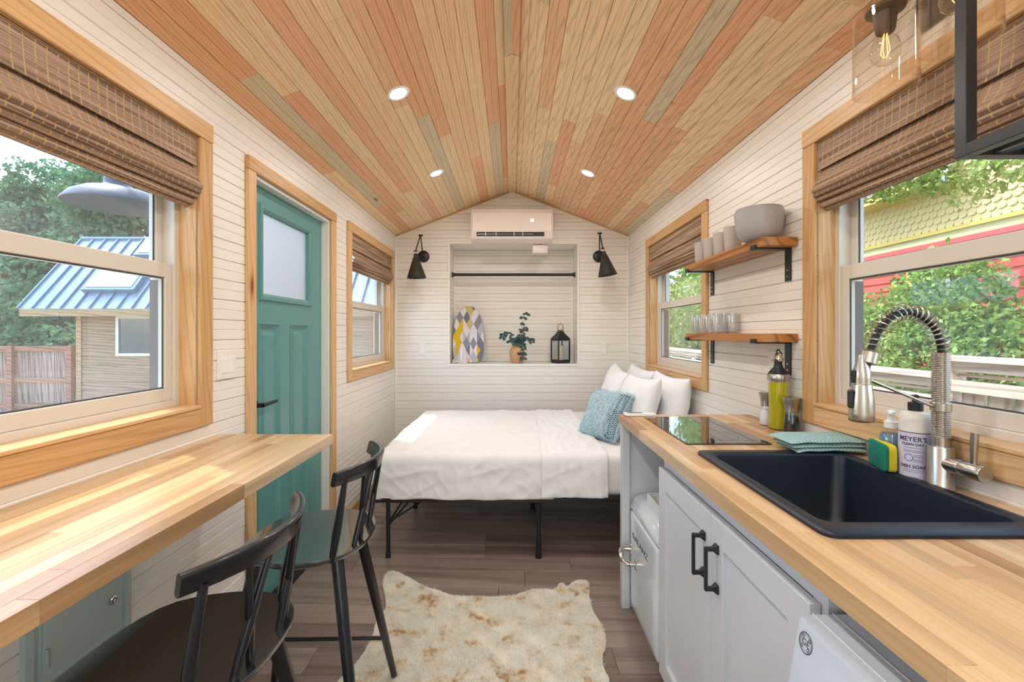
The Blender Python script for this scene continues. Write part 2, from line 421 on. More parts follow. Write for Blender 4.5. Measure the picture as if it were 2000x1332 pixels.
m.box(NX0-.02, NX1+.02, YB-.008, YB, NZ1+.0005, NZ1+.016, .002).box(NX0-.018, NX0-.0005, YB-.008, YB, NZ0, NZ1, .002).box(NX1+.0005, NX1+.018, YB-.008, YB, NZ0, NZ1, .002)
for sx in (NX0+.006, NX1-.006): m.box(sx-.006, sx+.006, NY-.012, NY, NZ0, NZ1)
struct('trim_1', m, 'trimwhite')

# ---------------- ceiling ----------------
ca, sa = math.cos(AL), math.sin(AL)
m = MB()
for s in (-1, 1):
    x1 = s*(XW+.17); z1 = ZR-SL*(XW+.17); t = .02
    m.add([(0, YR-.3, ZR+t), (0, NY+.3, ZR+t), (x1, NY+.3, z1+t), (x1, YR-.3, z1+t), (0, YR-.3, ZR+t+.15), (0, NY+.3, ZR+t+.15), (x1, NY+.3, z1+t+.15), (x1, YR-.3, z1+t+.15)],
          [(0, 1, 2, 3), (4, 7, 6, 5), (0, 4, 5, 1), (1, 5, 6, 2), (2, 6, 7, 3), (3, 7, 4, 0)])
ceiling = struct('ceiling', m, 'wallback')
NROW = 15; UL = XW/ca; bw = UL/NROW
def cprof(w): return [(.0004, .012), (.0004, .003), (.0022, 0), (w/2-.002, 0), (w/2-.0007, .002), (w/2+.0007, .002), (w/2+.002, 0), (w-.0022, 0), (w-.0004, .003), (w-.0004, .012)]
LIGHTS = [(.563, 2.254), (.563, 3.38), (.563, 1.128), (.563, 0.0), (.563, -1.0)]
rr = random.Random(11)
for s in (-1, 1):
    for i in range(NROW):
        y = YR-rr.uniform(0, 1.2); u0 = i*bw
        while y < YB:
            L = rr.uniform(.7, 2.3); a, b = max(y, YR), min(y+L, YB); y += L
            if b-a < .02: continue
            nj = rr.uniform(-.0006, .0006)
            P = lambda yy: (lambda u, n: (s*((u0+u)*ca+n*sa), yy, ZR-(u0+u)*sa+(n+nj)*ca))
            obj('plank', extrude_profile(cprof(bw), P(a+.0004), P(b-.0004)), 'ceil', ceiling)
# ridge cap boards
for s in (-1, 1):
    for a, b in ((YR, .9), (.9, 2.262), (2.268, YB)):
        w, t = .042, .015
        q = [(0, ZR-.001), (s*w*ca, ZR-w*sa-.001), (s*(w*ca-t*sa), ZR-w*sa-t*ca), (0, ZR-t/ca)]
        m = MB(); m.add([(x, yy, zz) for yy in (a, b) for x, zz in q], [(0, 1, 2, 3), (7, 6, 5, 4), (0, 4, 5, 1), (1, 5, 6, 2), (2, 6, 7, 3), (3, 7, 4, 0)])
        obj('ridge_board', m, 'ceil', ceiling)
# thin wood strip where ceiling meets the back wall, painted strips in the corners
for s in (-1, 1):
    t = .011; q = [(0, ZR-.002), (s*XW, ZE-.001), (s*XW, ZE-t-.002), (0, ZR-t-.002)]
    m = MB(); m.add([(x, yy, zz) for yy in (YB-.012, YB-.0005) for x, zz in q], [(0, 1, 2, 3), (7, 6, 5, 4), (0, 4, 5, 1), (1, 5, 6, 2), (2, 6, 7, 3), (3, 7, 4, 0)])
    struct('trim_%d' % (2 if s < 0 else 3), m, 'casing_y')
    struct('trim_%d' % (4 if s < 0 else 5), MB().box(s*(XW-.016), s*XW, YB-.016, YB, .0, ZE-.012, .003), 'trimwhite')
# ---------------- floor ----------------
floor = struct('floor', MB().box(-XW-.15, XW+.15, YR-.12, YB+.14, -.06, -.008), 'dark')
rr = random.Random(5); y = YR; fw = .152; row = 0
while y < YB-.001:
    x = -XW-rr.uniform(0, 1.1)
    while x < XW:
        L = 1.22; a, b = max(x, -XW), min(x+L, XW); x += L
        if b-a < .02: continue
        obj('plank', MB().box(a+.0006, b-.0006, y+.0006, min(y+fw, YB)-.0006, -.008, 0, .0015), 'floor', floor)
    y += fw; row += 1
for a, b in ((YR, 1.95), (2.95, YB)):
    pass
struct('baseboard_left', MB().box(-XW, -XW+.012, 2.97, YB, 0, .07, .003), 'casing_y')
struct('baseboard_back', MB().box(-XW+.012, XW, YB-.012, YB, 0, .07, .003), 'casing_y')

# ---------------- windows ----------------
MAT['print0'] = paint('grey_reveal_shadow', '#4e5154', .6)
def window(nm):
    s, y0, y1 = WIN[nm]; z0, z1 = WZ0, WZ1; X = lambda d: s*(XW+d)
    fr = .026
    m = MB()   # vinyl frame
    for (a, b, p, q) in ((y0+.002, y0+fr, z0+.002, z1-.002), (y1-fr, y1-.002, z0+.002, z1-.002), (y0+fr, y1-fr, z0+.002, z0+fr+.008), (y0+fr, y1-fr, z1-fr, z1-.002)):
        m.box(X(.062), X(.15), a, b, p, q, .002)
    root = struct(nm, m, 'vinyl')
    k_ = .003
    obj('reveal_shadow', MB().box(X(.099), X(.149), y0+fr, y0+fr+k_, z0+fr+.008, 1.50).box(X(.099), X(.149), y1-fr-k_, y1-fr, z0+fr+.008, 1.50), 'print0', root, label='dark grey lining painted as reveal shadow')  # shadow on the lower reveal, put in as a dark grey lining
    cw = .069; t = .016
    # casings, proud of the boards
    obj('casing', MB().box(X(-t), X(0), y0-cw, y0, z0-cw, z1, .003), 'casing_z', root)
    obj('casing', MB().box(X(-t), X(0), y1, y1+cw, z0-cw, z1, .003), 'casing_z', root)
    obj('casing', MB().box(X(-t-.002), X(0), y0-cw, y1+cw, z1+.0005, z1+cw, .003), 'casing_y', root)
    obj('casing', MB().box(X(-t), X(0), y0+.0005, y1-.0005, z0-cw, z0-.0005, .003), 'casing_y', root)
    jt = .001
    obj('jamb', MB().box(X(.0005), X(.062), y0, y0+.004, z0+.004, z1-.004), 'casing_z', root)
    obj('jamb', MB().box(X(.0005), X(.062), y1-.004, y1, z0+.004, z1-.004), 'casing_z', root)
    obj('jamb', MB().box(X(.0005), X(.062), y0, y1, z1-.004, z1), 'casing_y', root)
    obj('sill', MB().box(X(-t-.004), X(.062), y0+.001, y1-.001, z0, z0+.012, .002), 'casing_y', root)
    zr0, zr1 = 1.505, 1.557; w = .031
    g = 'glass' if s < 0 else 'glass_r'
    for (p, q, d0, d1, bot, top) in ((z0+fr+.008, zr1, .072, .098, .045, zr1-zr0), (zr0, z1-fr, .104, .13, zr1-zr0, .034)):
        a, b = y0+fr, y1-fr
        sm = MB().box(X(d0), X(d1), a, a+w, p, q, .002).box(X(d0), X(d1), b-w, b, p, q, .002).box(X(d0), X(d1), a+w, b-w, p, p+bot, .002).box(X(d0), X(d1), a+w, b-w, q-top, q, .002)
        so = obj('sash', sm, 'vinyl', root)
        dm = d0+.011
        obj('pane', MB().box(X(dm-.002), X(dm+.002), a+w-.004, b-w+.004, p+bot-.004, q-top+.004), g, so)
        gk = MB().box(X(dm-.005), X(dm-.0025), a+w, a+w+.005, p+bot, q-top).box(X(dm-.005), X(dm-.0025), b-w-.005, b-w, p+bot, q-top).box(X(dm-.005), X(dm-.0025), a+w+.005, b-w-.005, p+bot, p+bot+.005).box(X(dm-.005), X(dm-.0025), a+w+.005, b-w-.005, q-top-.005, q-top)
        obj('shadow_gasket', gk, 'print0', so)  # dark ring sealing the pane, also standing in for the shadowed reveal
    # exterior trim
    obj('outer_trim', MB().box(X(.15), X(.165), y0-.06, y0, z0-.06, z1+.06).box(X(.15), X(.165), y1, y1+.06, z0-.06, z1+.06).box(X(.15), X(.165), y0, y1, z0-.06, z0).box(X(.15), X(.165), y0, y1, z1, z1+.06), 'vinyl', root)
    return root
for nm in WIN: window(nm)

# ---------------- door ----------------
def door():
    y0, y1, zb, zt = DOOR; s = -1; X = lambda d: s*(XW+d)
    ya, yb, za, zc = y0+.018, y1-.018, .02, zt-.018
    # slab with recesses: built as rails and stiles
    d0, d1 = .045, .088
    gy0, gy1, gz0, gz1 = 2.165, 2.685, 1.485, 1.905
    py = [(2.14, 2.35), (2.45, 2.668)]; pz0, pz1 = .22, 1.36
    holes = [(gy0, gy1, gz0, gz1)]+[(a, b, pz0, pz1) for a, b in py]
    m = MB()
    for a, b, p, q in rect_minus(ya, yb, za, zc, []):
        pass
    ys = sorted({ya, yb, gy0, gy1, py[0][0], py[0][1], py[1][0], py[1][1]}); zs = sorted({za, zc, gz0, gz1, pz0, pz1})
    for a, b in zip(ys, ys[1:]):
        for p, q in zip(zs, zs[1:]):
            my, mz = (a+b)/2, (p+q)/2
            if any(h[0] < my < h[1] and h[2] < mz < h[3] for h in holes): continue
            m.box(X(d0), X(d1), a, b, p, q)
    root = obj('door_1', m, 'teal', kind='structure')
    def mould(a, b, p, q, w, dep):
        L = []
        for (ins, d) in ((0, d0-.001), (w*.25, d0-.004), (w*.5, d0+.002), (w, d0+dep)):
            L.append([(X(d), a+ins, p+ins), (X(d), b-ins, p+ins), (X(d), b-ins, q-ins), (X(d), a+ins, q-ins)])
        return MB().loft(L, False, False)
    for a, b in py:
        mm = mould(a, b, pz0, pz1, .028, .012)
        mm.box(X(d0+.012), X(d1-.005), a, b, pz0, pz1)
        ri = .045; mm.loft([[(X(d0+.012), a+ri, pz0+ri), (X(d0+.012), b-ri, pz0+ri), (X(d0+.012), b-ri, pz1-ri), (X(d0+.012), a+ri, pz1-ri)],
                            [(X(d0+.004), a+ri+.018, pz0+ri+.018), (X(d0+.004), b-ri-.018, pz0+ri+.018), (X(d0+.004), b-ri-.018, pz1-ri-.018), (X(d0+.004), a+ri+.018, pz1-ri-.018)]], False, True)
        obj('panel', mm, 'teal', root, recalc=True)
    obj('glass_moulding', MB().loft([[(X(d), a, p) for a, p in ((gy0+i, gz0+i), (gy1-i, gz0+i), (gy1-i, gz1-i), (gy0+i, gz1-i))] for i, d in ((-.022, d0), (-.016, d0-.012), (.0, d0-.012), (.012, d0-.002), (.016, d0+.015))], False, False), 'teal', root)
    t = NT('frosted_glass'); t.b.inputs['Base Color'].default_value = (.93, .96, .97, 1); t.set(Roughness=.55); t.b.inputs['Transmission Weight'].default_value = .75
    t.bump(t.noise(t.coords(False, (60, 60, 8)), 1, 2), .2, .002); MAT['frost'] = t.m
    obj('frosted_glass', MB().box(X(d0+.015), X(d0+.022), gy0, gy1, gz0, gz1), 'frost', root, label='frosted glass light in teal door')
    hz, hy = 1.035+.035, 2.115
    hz = .975
    h = obj('handle', MB().lathe([(.026, 0), (.026, .008), (.011, .012), (.011, .045)], 20, mat=Matrix.Translation((X(d0), 2.10, hz)) @ Matrix.Rotation(PI/2, 4, 'Y')).tube([(X(d0-.045), 2.10, hz), (X(d0-.05), 2.125, hz+.001), (X(d0-.05), 2.215, hz+.004)], [.010, .009, .007], 10), 'dark', root, smooth=True, label='dark lever handle')
    cw, tt = .06, .018
    obj('casing', MB().box(X(-tt), X(0), y0-cw, y0, 0, zt, .003), 'casing_z', root)
    obj('casing', MB().box(X(-tt), X(0), y1, y1+cw+.01, 0, zt, .003), 'casing_z', root)
    obj('casing', MB().box(X(-tt-.002), X(0), y0-cw, y1+cw+.01, zt+.0005, zt+cw, .003), 'casing_y', root)
    obj('jamb', MB().box(X(.0005), X(.15), y0+.0005, y0+.016, 0.02, zt), 'trimwhite', root)
    obj('jamb', MB().box(X(.0005), X(.15), y1-.016, y1-.0005, 0.02, zt), 'trimwhite', root)
    obj('jamb', MB().box(X(.0005), X(.15), y0+.016, y1-.016, zt-.016, zt-.0005), 'trimwhite', root)
    obj('weather_strip', MB().box(X(d1-.005), X(d1+.012), y0+.016, y0+.024, .02, zt-.016).box(X(d1-.005), X(d1+.012), y1-.024, y1-.016, .02, zt-.016).box(X(d1-.005), X(d1+.012), y0+.016, y1-.016, zt-.026, zt-.016), 'dark', root)
    obj('threshold', MB().box(X(-.01), X(.15), y0, y1, .0, .019, .004), 'dark', root)
door()

# ---------------- bamboo shades ----------------
def bamboo():
    t = NT('woven_bamboo')
    tc = t.N('TexCoord'); sp = t.N('SeparateXYZ'); t.l(tc.outputs['UV'], sp.inputs[0]); U, V = sp.outputs[0], sp.outputs[1]
    cx = t.N('CombineXYZ'); t.l(t.math('MULTIPLY', U, 2.0), cx.inputs[0]); t.l(t.math('MULTIPLY', V, 160.0), cx.inputs[1])
    reed = t.noise(cx.outputs[0], 1.0, 2, .6)
    cx2 = t.N('CombineXYZ'); t.l(t.math('MULTIPLY', U, .8), cx2.inputs[0]); t.l(t.math('MULTIPLY', V, 42.0), cx2.inputs[1])
    reed2 = t.noise(cx2.outputs[0], 1.0, 1)
    base = t.ramp(reed, [(.28, '#54402f'), (.42, '#8a6f5a'), (.55, '#9f8370'), (.7, '#c6a98b')])
    base = t.mix(1.0, base, t.ramp(reed2, [(.35, BW(.62)), (.55, BW(1.15))]), 'MULTIPLY')
    # threads: vertical strings every 27 mm, slightly wavy
    wob = t.math('MULTIPLY', t.math('SUBTRACT', reed2, .5), .05)
    fr = t.math('FRACT', t.math('MULTIPLY', t.math('ADD', U, t.math('MULTIPLY', wob, .08)), 36.0))
    th = t.math('LESS_THAN', t.math('ABSOLUTE', t.math('SUBTRACT', fr, .5)), .065)
    cx3 = t.N('CombineXYZ'); t.l(t.math('MULTIPLY', V, 90.0), cx3.inputs[0]); t.l(t.math('MULTIPLY', U, 36.0), cx3.inputs[1])
    thn = t.ramp(t.noise(cx3.outputs[0], 1, 1), [(.32, BW(0)), (.45, BW(1))])
    th = t.math('MULTIPLY', th, thn)
    c = t.mix(th, base, lin('#bd9a63'))
    t.col(c); t.set(Roughness=.7)
    t.bump(t.math('ADD', reed, t.math('MULTIPLY', th, .8)), .7, .003)
    return t.m
MAT['bamboo'] = bamboo()
def shade_piece(name, s, prof, y0, y1, parent, thick=.003, wave=.0):
    """prof: list of (d,z) with d outward from the wall face; a thin closed sheet swept along y with UVs in metres"""
    P = catmull([(d, z, 0) for d, z in prof], 5); n = len(P)
    arc = [0]
    for i in range(1, n): arc.append(arc[-1]+(P[i]-P[i-1]).length)
    nv = 24; m = MB(); uv = []
    nor = []
    for i in range(n):
        d = (P[min(i+1, n-1)]-P[max(i-1, 0)]).normalized(); nor.append(Vector((-d.y, d.x, 0)))
    vs = []; fs = []
    for side in (0, 1):
        for i in range(n):
            for j in range(nv+1):
                y = y0+(y1-y0)*j/nv
                w = wave*math.sin(j*1.7+i*.3)
                q = P[i]+nor[i]*(thick*side)
                vs.append((s*(XW+q.x+w), y, q.y)); uv.append((y, arc[i]+(prof[0][1]*.37)))
    N1 = n*(nv+1)
    for side in (0, 1):
        for i in range(n-1):
            for j in range(nv):
                a = side*N1+i*(nv+1)+j; fs.append((a, a+1, a+nv+2, a+nv+1))
    for i in (0, n-1):
        for j in range(nv): a = i*(nv+1)+j; fs.append((a, a+1, a+1+N1, a+N1))
    for j in (0, nv):
        for i in range(n-1): a = i*(nv+1)+j; b = a+nv+1; fs.append((a, b, b+N1, a+N1))
    m.add(vs, fs)
    o = obj(name, m, 'bamboo', parent, smooth=True)
    me = o.data; ul = me.uv_layers.new(name='UVMap')
    idx = np.empty(len(me.loops), dtype=np.int32); me.loops.foreach_get('vertex_index', idx)
    ul.data.foreach_set('uv', np.array(uv, dtype=np.float32)[idx].ravel())
    return o
def shade(nm, label, zoff=0.0):
    s, y0, y1 = WIN[nm]; a, b = y0+.008, y1-.008
    root = thing('roman_shade', label, 'window shade', (s*(XW+.02), (y0+y1)/2, WZ1-.03), group=None)
    zt = WZ1-.006; q = zoff
    obj('headrail', MB().box(s*(XW+.008), s*(XW+.05), a, b, zt-.03, zt, .002), 'casing_y', root)
    shade_piece('valance', s, [(.0, zt), (-.001, 1.98+q/2), (-.003, 1.95+q), (-.006, 1.925+q), (-.008, 1.915+q)], a, b, root, wave=.0006)
    shade_piece('fold', s, [(.016, 1.945+q), (.006, 1.915+q), (-.008, 1.875+q), (-.026, 1.85+q), (-.031, 1.838+q), (-.02, 1.83+q), (.0, 1.845+q)], a, b, root, wave=.0008)
    shade_piece('fold', s, [(.010, 1.85+q), (-.012, 1.842+q), (-.022, 1.828+q), (-.018, 1.815+q), (.006, 1.82+q)], a-.001, b+.001, root, wave=.0008)
    shade_piece('fold', s, [(.016, 1.832+q), (-.004, 1.822+q), (-.011, 1.808+q), (-.004, 1.798+q), (.012, 1.803+q)], a, b, root, wave=.0008)
    shade_piece('fold', s, [(.026, 1.812+q), (.008, 1.803+q), (.002, 1.788+q), (.008, 1.776+q), (.024, 1.782+q)], a, b, root, wave=.0008)
    shade_piece('fold', s, [(.035, 1.8+q), (.02, 1.787+q), (.016, 1.772+q), (.03, 1.765+q)], a, b, root, wave=.0008)
shade('window_1', 'woven bamboo roman shade over the large left window above the wooden bar', 0)
shade('window_2', 'woven bamboo roman shade on the small left window near the bed', 0)
shade('window_3', 'woven bamboo roman shade over the large right window above the sink', 0)
shade('window_4', 'woven bamboo roman shade on the small right window above the pillows', -.005)
# ---------------- butcher block tops, stave by stave ----------------
def block_top(root, x0, x1, y0, y1, z0, z1, hole, mat, seed, wid=.038):
    r = random.Random(seed); xs = [x0]
    edges = sorted([e for e in (hole[0:2] if hole else ())]+[x1])
    for e in edges:
        n = max(1, round((e-xs[-1])/wid)); a = xs[-1]
        for k in range(1, n+1): xs.append(a+(e-a)*k/n)
    for a, b in zip(xs, xs[1:]):
        mx = (a+b)/2; segs = [(y0, y1)]
        if hole and hole[0] < mx < hole[1]: segs = [(y0, hole[2]), (hole[3], y1)]
        for p, q in segs:
            y = p
            while y < q-.001:
                L = r.uniform(.22, .75); e = min(y+L, q)
                if q-e < .08: e = q
                obj('stave', MB().box(a+.0001, b-.0001, y+.0001, e-.0001, z0, z1+r.uniform(-.00015, .00015), .0006), mat, root)
                y = e
bar = thing('bar_top', 'long butcher block breakfast bar under the large left window', 'countertop', (-.925, .8, .876))
block_top(bar, -XW+.001, -.70, -.35, 1.778, .876, .914, None, 'stave', 3)
ct = thing('kitchen_countertop', 'butcher block kitchen countertop holding the black sink on the right', 'countertop', (.83, 1.0, .876))
block_top(ct, .517, XW-.001, -.35, 2.208, .876, .914, (.635, 1.055, .925, 1.455), 'stave_r', 8)

# ---------------- sink ----------------
sk = thing('kitchen_sink', 'black composite drop-in sink set in the wooden countertop', 'sink', (.84, 1.19, .914))
cx, cy = (.604+1.078)/2, (.873+1.502)/2; w, h = 1.078-.604, 1.502-.873
MAT['sink'] = paint('black_granite_composite', '#0f1a28', .42, .25, nscale=120, bump=.1)
bx, by, bww, bhh = .8425, 1.19, .405, .515
L = [rrect(cx, cy, w, h, .028, .9142), rrect(cx, cy, w, h, .028, .921), rrect(cx, cy, w-.008, h-.008, .026, .9245), rrect(bx, by, bww+.012, bhh+.012, .03, .9245), rrect(bx, by, bww, bhh, .028, .920),
     rrect(bx, by, bww-.006, bhh-.006, .03, .9), rrect(bx, by, bww-.03, bhh-.03, .035, .735), rrect(bx, by, bww-.06, bhh-.06, .04, .712), rrect(bx, by, .09, .09, .04, .707)]
Lo = [rrect(bx, by, .1, .1, .04, .695), rrect(bx, by, bww-.04, bhh-.04, .05, .7), rrect(bx, by, bww-.012, bhh-.012, .04, .735), rrect(bx, by, bww+.008, bhh+.008, .034, .9), rrect(cx, cy, w, h, .028, .9142)]
obj('basin', MB().loft(L, False, True).loft(Lo, True, False), 'sink', sk, smooth=True)
obj('drain', MB().lathe([(.043, 0), (.043, .003), (.03, .003), (.026, -.002), (.008, -.002), (.006, .004)], 24, c=(bx, by, .7075)), 'chrome', sk, smooth=True)

# ---------------- cooktop ----------------
t = NT('black_ceramic_glass'); t.b.inputs['Base Color'].default_value = (.006, .007, .009, 1); t.set(Roughness=.03, IOR=1.75); t.b.inputs['Coat Weight'].default_value = .5; MAT['ceramic'] = t.m
ck = thing('induction_cooktop', 'black glass two-burner cooktop inset in the countertop', 'cooktop', (.769, 1.865, .914))
obj('glass_top', MB().loft([rrect(.769, 1.865, .306, .515, .008, .9142), rrect(.769, 1.865, .306, .515, .008, .918), rrect(.769, 1.865, .303, .512, .008, .919)]), 'ceramic', ck)
MAT['print'] = paint('grey_print', '#5c6064', .4)
def ring(cx, cy, z, r, w=.0012, n=40, M=None):
    vs = [((r+dw)*math.cos(2*PI*k/n)+cx, (r+dw)*math.sin(2*PI*k/n)+cy, z) for dw in (0, w) for k in range(n)]
    return MB().add(vs, [(k, (k+1) % n, n+(k+1) % n, n+k) for k in range(n)], M)
for yy in (1.735, 1.99): obj('burner_ring', ring(.769, yy, .9192, .085), 'print', ck)
obj('touch_print', MB().box(.86, .862, 1.625, 1.65, .919, .9192).box(.84, .88, 1.648, 1.650, .919, .9192), 'print', ck)
rm = thing('remote_control', 'slim white remote lying on the far corner of the countertop', 'remote', (.61, 2.165, .914))
obj('case', MB().box(.535, .682, 2.145, 2.19, .9145, .929, .004), 'whiteplastic', rm)
obj('keypad', MB().box(.55, .62, 2.155, 2.18, .929, .9296), 'print', rm)

# ---------------- base cabinets ----------------
MAT['recess'] = paint('recess_panel_grey', '#bdb8b4', .5, .02)
ep = thing('cabinet_end_panel', 'white end panel carrying the far end of the countertop beside the bed', 'cabinet panel', (.83, 2.18, 0))
obj('side_board', MB().box(.53, XW-.001, 2.176, 2.194, 0, .8755), 'cab', ep)
obj('face_stile', MB().box(.522, .54, 2.168, 2.196, 0, .8755, .002).box(.522, .56, 2.160, 2.176, 0, .8755, .002), 'cab', ep)
sc_ = thing('sink_cabinet', 'white two-door shaker base cabinet under the sink', 'cabinet', (.86, 1.3, 0))
obj('carcass', MB().box(.60, XW-.001, 1.722, 1.74, .02, .8755).box(.60, XW-.001, .84, .858, .02, .8755).box(.60, XW-.02, .858, 1.722, .02, .04).box(XW-.02, XW-.001, .858, 1.722, .04, .66), 'cab', sc_)
obj('face_frame', MB().box(.583, .602, 1.70, 1.742, .02, .8755).box(.583, .602, .838, .88, .02, .8755).box(.583, .602, .88, 1.70, .80, .8755).box(.583, .602, .88, 1.70, .02, .06), 'cab', sc_)
obj('toe_kick', MB().box(.62, .635, .84, 1.74, 0, .02), 'cab', sc_)
def shaker(y0, y1, hy):
    z0, z1, x0, x1, sw = .022, .800, .560, .582, .072
    d = obj('door', MB().box(x0, x1, y0, y0+sw, z0, z1, .0015).box(x0, x1, y1-sw, y1, z0, z1, .0015).box(x0, x1, y0+sw, y1-sw, z0, z0+sw, .0015).box(x0, x1, y0+sw, y1-sw, z1-sw, z1, .0015).box(x0+.013, x1-.002, y0+sw, y1-sw, z0+sw, z1-sw), 'cab', sc_)
    a, b = .607, .727; m = MB()
    m.box(.524, .532, hy-.006, hy+.006, a, b, .002)
    for z in (a+.006, b-.006):
        m.loft([[(.526, hy-.005, z-.005), (.526, hy+.005, z-.005), (.526, hy+.005, z+.005), (.526, hy-.005, z+.005)],
                [(.545, hy-.005, z-.005), (.545, hy+.005, z-.005), (.545, hy+.005, z+.005), (.545, hy-.005, z+.005)],
                [(.5555, hy-.010, z-.012), (.5555, hy+.010, z-.012), (.5555, hy+.010, z+.012), (.5555, hy-.010, z+.012)],
                [(.5598, hy-.010, z-.012), (.5598, hy+.010, z-.012), (.5598, hy+.010, z+.012), (.5598, hy-.010, z+.012)]])
    obj('handle', m, 'handle', d)
MAT['handle'] = paint('graphite_metal', '#30343b', .42, .05, metal=.3)
shaker(1.286, 1.735, 1.325); shaker(.856, 1.283, 1.24)

# ---------------- mini fridge ----------------
fx, fy0, fy1, ftop = .557, 1.745, 2.157, .545
fr = thing('mini_fridge', 'small retro white fridge with chrome handle in the recess under the counter', 'fridge', (.8, 1.95, 0))
def xz(x0, x1, z0, z1, r, y, n=6, top_only=True):
    out = []
    for (cx_, cz_, a0) in ((x1-r[0], z1-r[0], 0), (x0+r[1], z1-r[1], 90), (x0+r[2], z0+r[2], 180), (x1-r[3], z0+r[3], 270)):
        rad = {0: r[0], 90: r[1], 180: r[2], 270: r[3]}[a0]
        for k in range(n+1):
            a = math.radians(a0+90*k/n); out.append((cx_+rad*math.cos(a), y, cz_+rad*math.sin(a)))
    return out
R4 = (.02, .07, .012, .01)
ins = lambda d, y: xz(fx+.028+d, 1.02-d, .02+d, ftop-d, tuple(max(.004, r-d) for r in R4), y)
obj('body', MB().loft([ins(.02, fy0), ins(.006, fy0+.006), ins(0, fy0+.02), ins(0, fy1-.02), ins(.006, fy1-.006), ins(.02, fy1)]), 'fridge', fr, smooth=True, sharp=60)
def dface(z0, z1, nm):
    m = MB()
    def P(i, j):
        pass
    L = []
    for (dx, ins_) in ((.030, 0), (.012, 0), (.004, .004), (0.0, .014), (-.003, .05)):
        L.append([(fx+dx, yy, zz) for yy, zz in [(p[0], p[1]) for p in [(a, b) for a, b, _ in rrect((fy0+fy1)/2, (z0+z1)/2, fy1-fy0-.004-2*ins_, z1-z0-2*ins_, .018, 0, 4)]]])
    m.loft(L); return obj(nm, m, 'fridge', fr, smooth=True, sharp=50)
dface(.03, .478, 'door')
# rounded crown above the door
pr = [(fx+.03, .484), (fx+.004, .484), (fx+.001, .492), (fx+.006, .512), (fx+.02, .534), (fx+.045, .549), (fx+.08, .553), (fx+.2, .554), (fx+.2, .54), (fx+.03, .53)]
m = MB(); m.loft([[(x+.006, fy0+.004, z-.006) for x, z in pr], [(x, fy0+.014, z) for x, z in pr], [(x, fy1-.014, z) for x, z in pr], [(x+.006, fy1-.004, z-.006) for x, z in pr]])
obj('crown', m, 'fridge', fr, smooth=True, sharp=50)
obj('seal', MB().box(fx+.008, fx+.03, fy0+.01, fy1-.01, .476, .486), 'dark', fr)
obj('lettering', text_mb('GALANZ', .036, frame((0, -1, 0), (0, 0, 1), (-1, 0, 0), (fx-.0035, 1.975, .385)) @ Matrix.Diagonal((1.65, 1, 1, 1)), .001), 'print', fr, label='dark metal lettering')
hm = MB().tube(catmull([(fx-.0, 2.125, .302), (fx-.042, 2.13, .300), (fx-.056, 2.09, .290), (fx-.046, 2.045, .276), (fx, 2.04, .272)], 6), [.0115]*25, 12)
hm.box(fx-.005, fx+.002, 2.026, 2.052, .245, .295, .003).box(fx-.005, fx+.002, 2.113, 2.139, .275, .325, .003)
obj('handle', hm, 'chrome', fr, smooth=True, label='curved chrome handle')
for yy in (fy0+.04, fy1-.04):
    for xx in (.62, .98): obj('foot', MB().lathe([(.014, 0), (.012, .021)], 12, c=(xx, yy, 0)), 'dark', fr)
tr = thing('ice_tray', 'small white plastic tray resting on top of the mini fridge', 'tray', (.65, 1.94, .554))
obj('shell', MB().box(.60, .70, 1.86, 2.02, .5545, .559, .001).box(.60, .70, 1.86, 1.863, .559, .60).box(.60, .70, 2.017, 2.02, .559, .60).box(.60, .603, 1.863, 2.017, .559, .60).box(.697, .70, 1.863, 2.017, .559, .60), 'whiteplastic', tr)
obj('divider', MB().box(.603, .697, 1.92, 1.923, .559, .59).box(.603, .697, 1.97, 1.973, .559, .59), 'whiteplastic', tr)

# ---------------- white appliance under the near counter ----------------
MAT['appl'] = paint('appliance_white', '#cfdae4', .3, .01)
ap = thing('washing_machine', 'white front-panel appliance with a round emblem under the near counter', 'appliance', (.78, .55, 0))
ay0, ay1, az = .26, .828, .803
def sec(y, i=0):
    return [(.5+i, y, .02), (.484+i, y, .55), (.487+i, y, .62), (.517+i*.6, y, az-.014-i*.5), (.521+i*.6, y, az-.005-i*.5), (.53+i, y, az-i), (1.10-i, y, az-i), (1.10-i, y, .02)]
obj('body', MB().loft([sec(ay0, .01), sec(ay0+.01), sec(ay1-.012), sec(ay1-.004, .003), sec(ay1, .01)]), 'appl', ap, smooth=True, sharp=25)
obj('seam', MB().box(.542, .5435, ay0+.004, ay1-.006, az, az+.0012).box(.578, .5795, ay0+.004, ay1-.006, az, az+.0012), 'trimwhite', ap)
nrm = Vector((-.189, 0, .03)).normalized(); upv = Vector((.03, 0, .169)).normalized(); nrm = Vector((0, -1, 0)).cross(upv).normalized()
def onface(y, z): return Vector((.487+(z-.62)*.03/.169, y, z))+nrm*.0006
F = lambda y, z: frame((0, -1, 0), upv, nrm, onface(y, z))
lg = ring(0, 0, 0, .0155, .0022, 36, F(.795, .768)); lg2 = ring(0, 0, 0, .0125, .0008, 36, F(.795, .768)); lg.add(lg2.v, lg2.f)
tx = text_mb('GE', .016, F(.795, .768), .0002); lg.add(tx.v, tx.f)
for k in range(4):
    a = PI/4+k*PI/2
    rg = ring(.0115*math.cos(a), .0115*math.sin(a), 0, .002, .0012, 12, F(.795, .768)); lg.add(rg.v, rg.f)
obj('emblem', lg, 'print', ap, label='round grey emblem with the letters GE')
MAT['disp'] = paint('display_grey', '#6f8797', .2)
obj('display', MB().add([(-.08, -.04, 0), (.05, -.04, 0), (.05, .02, 0), (-.03, .02, 0), (-.08, -.0, 0)], [(0, 1, 2, 3, 4)], F(.66, .665)), 'disp', ap)
obj('knob_print', ring(0, 0, 0, .006, .0015, 20, F(.806, .68)), 'print', ap)

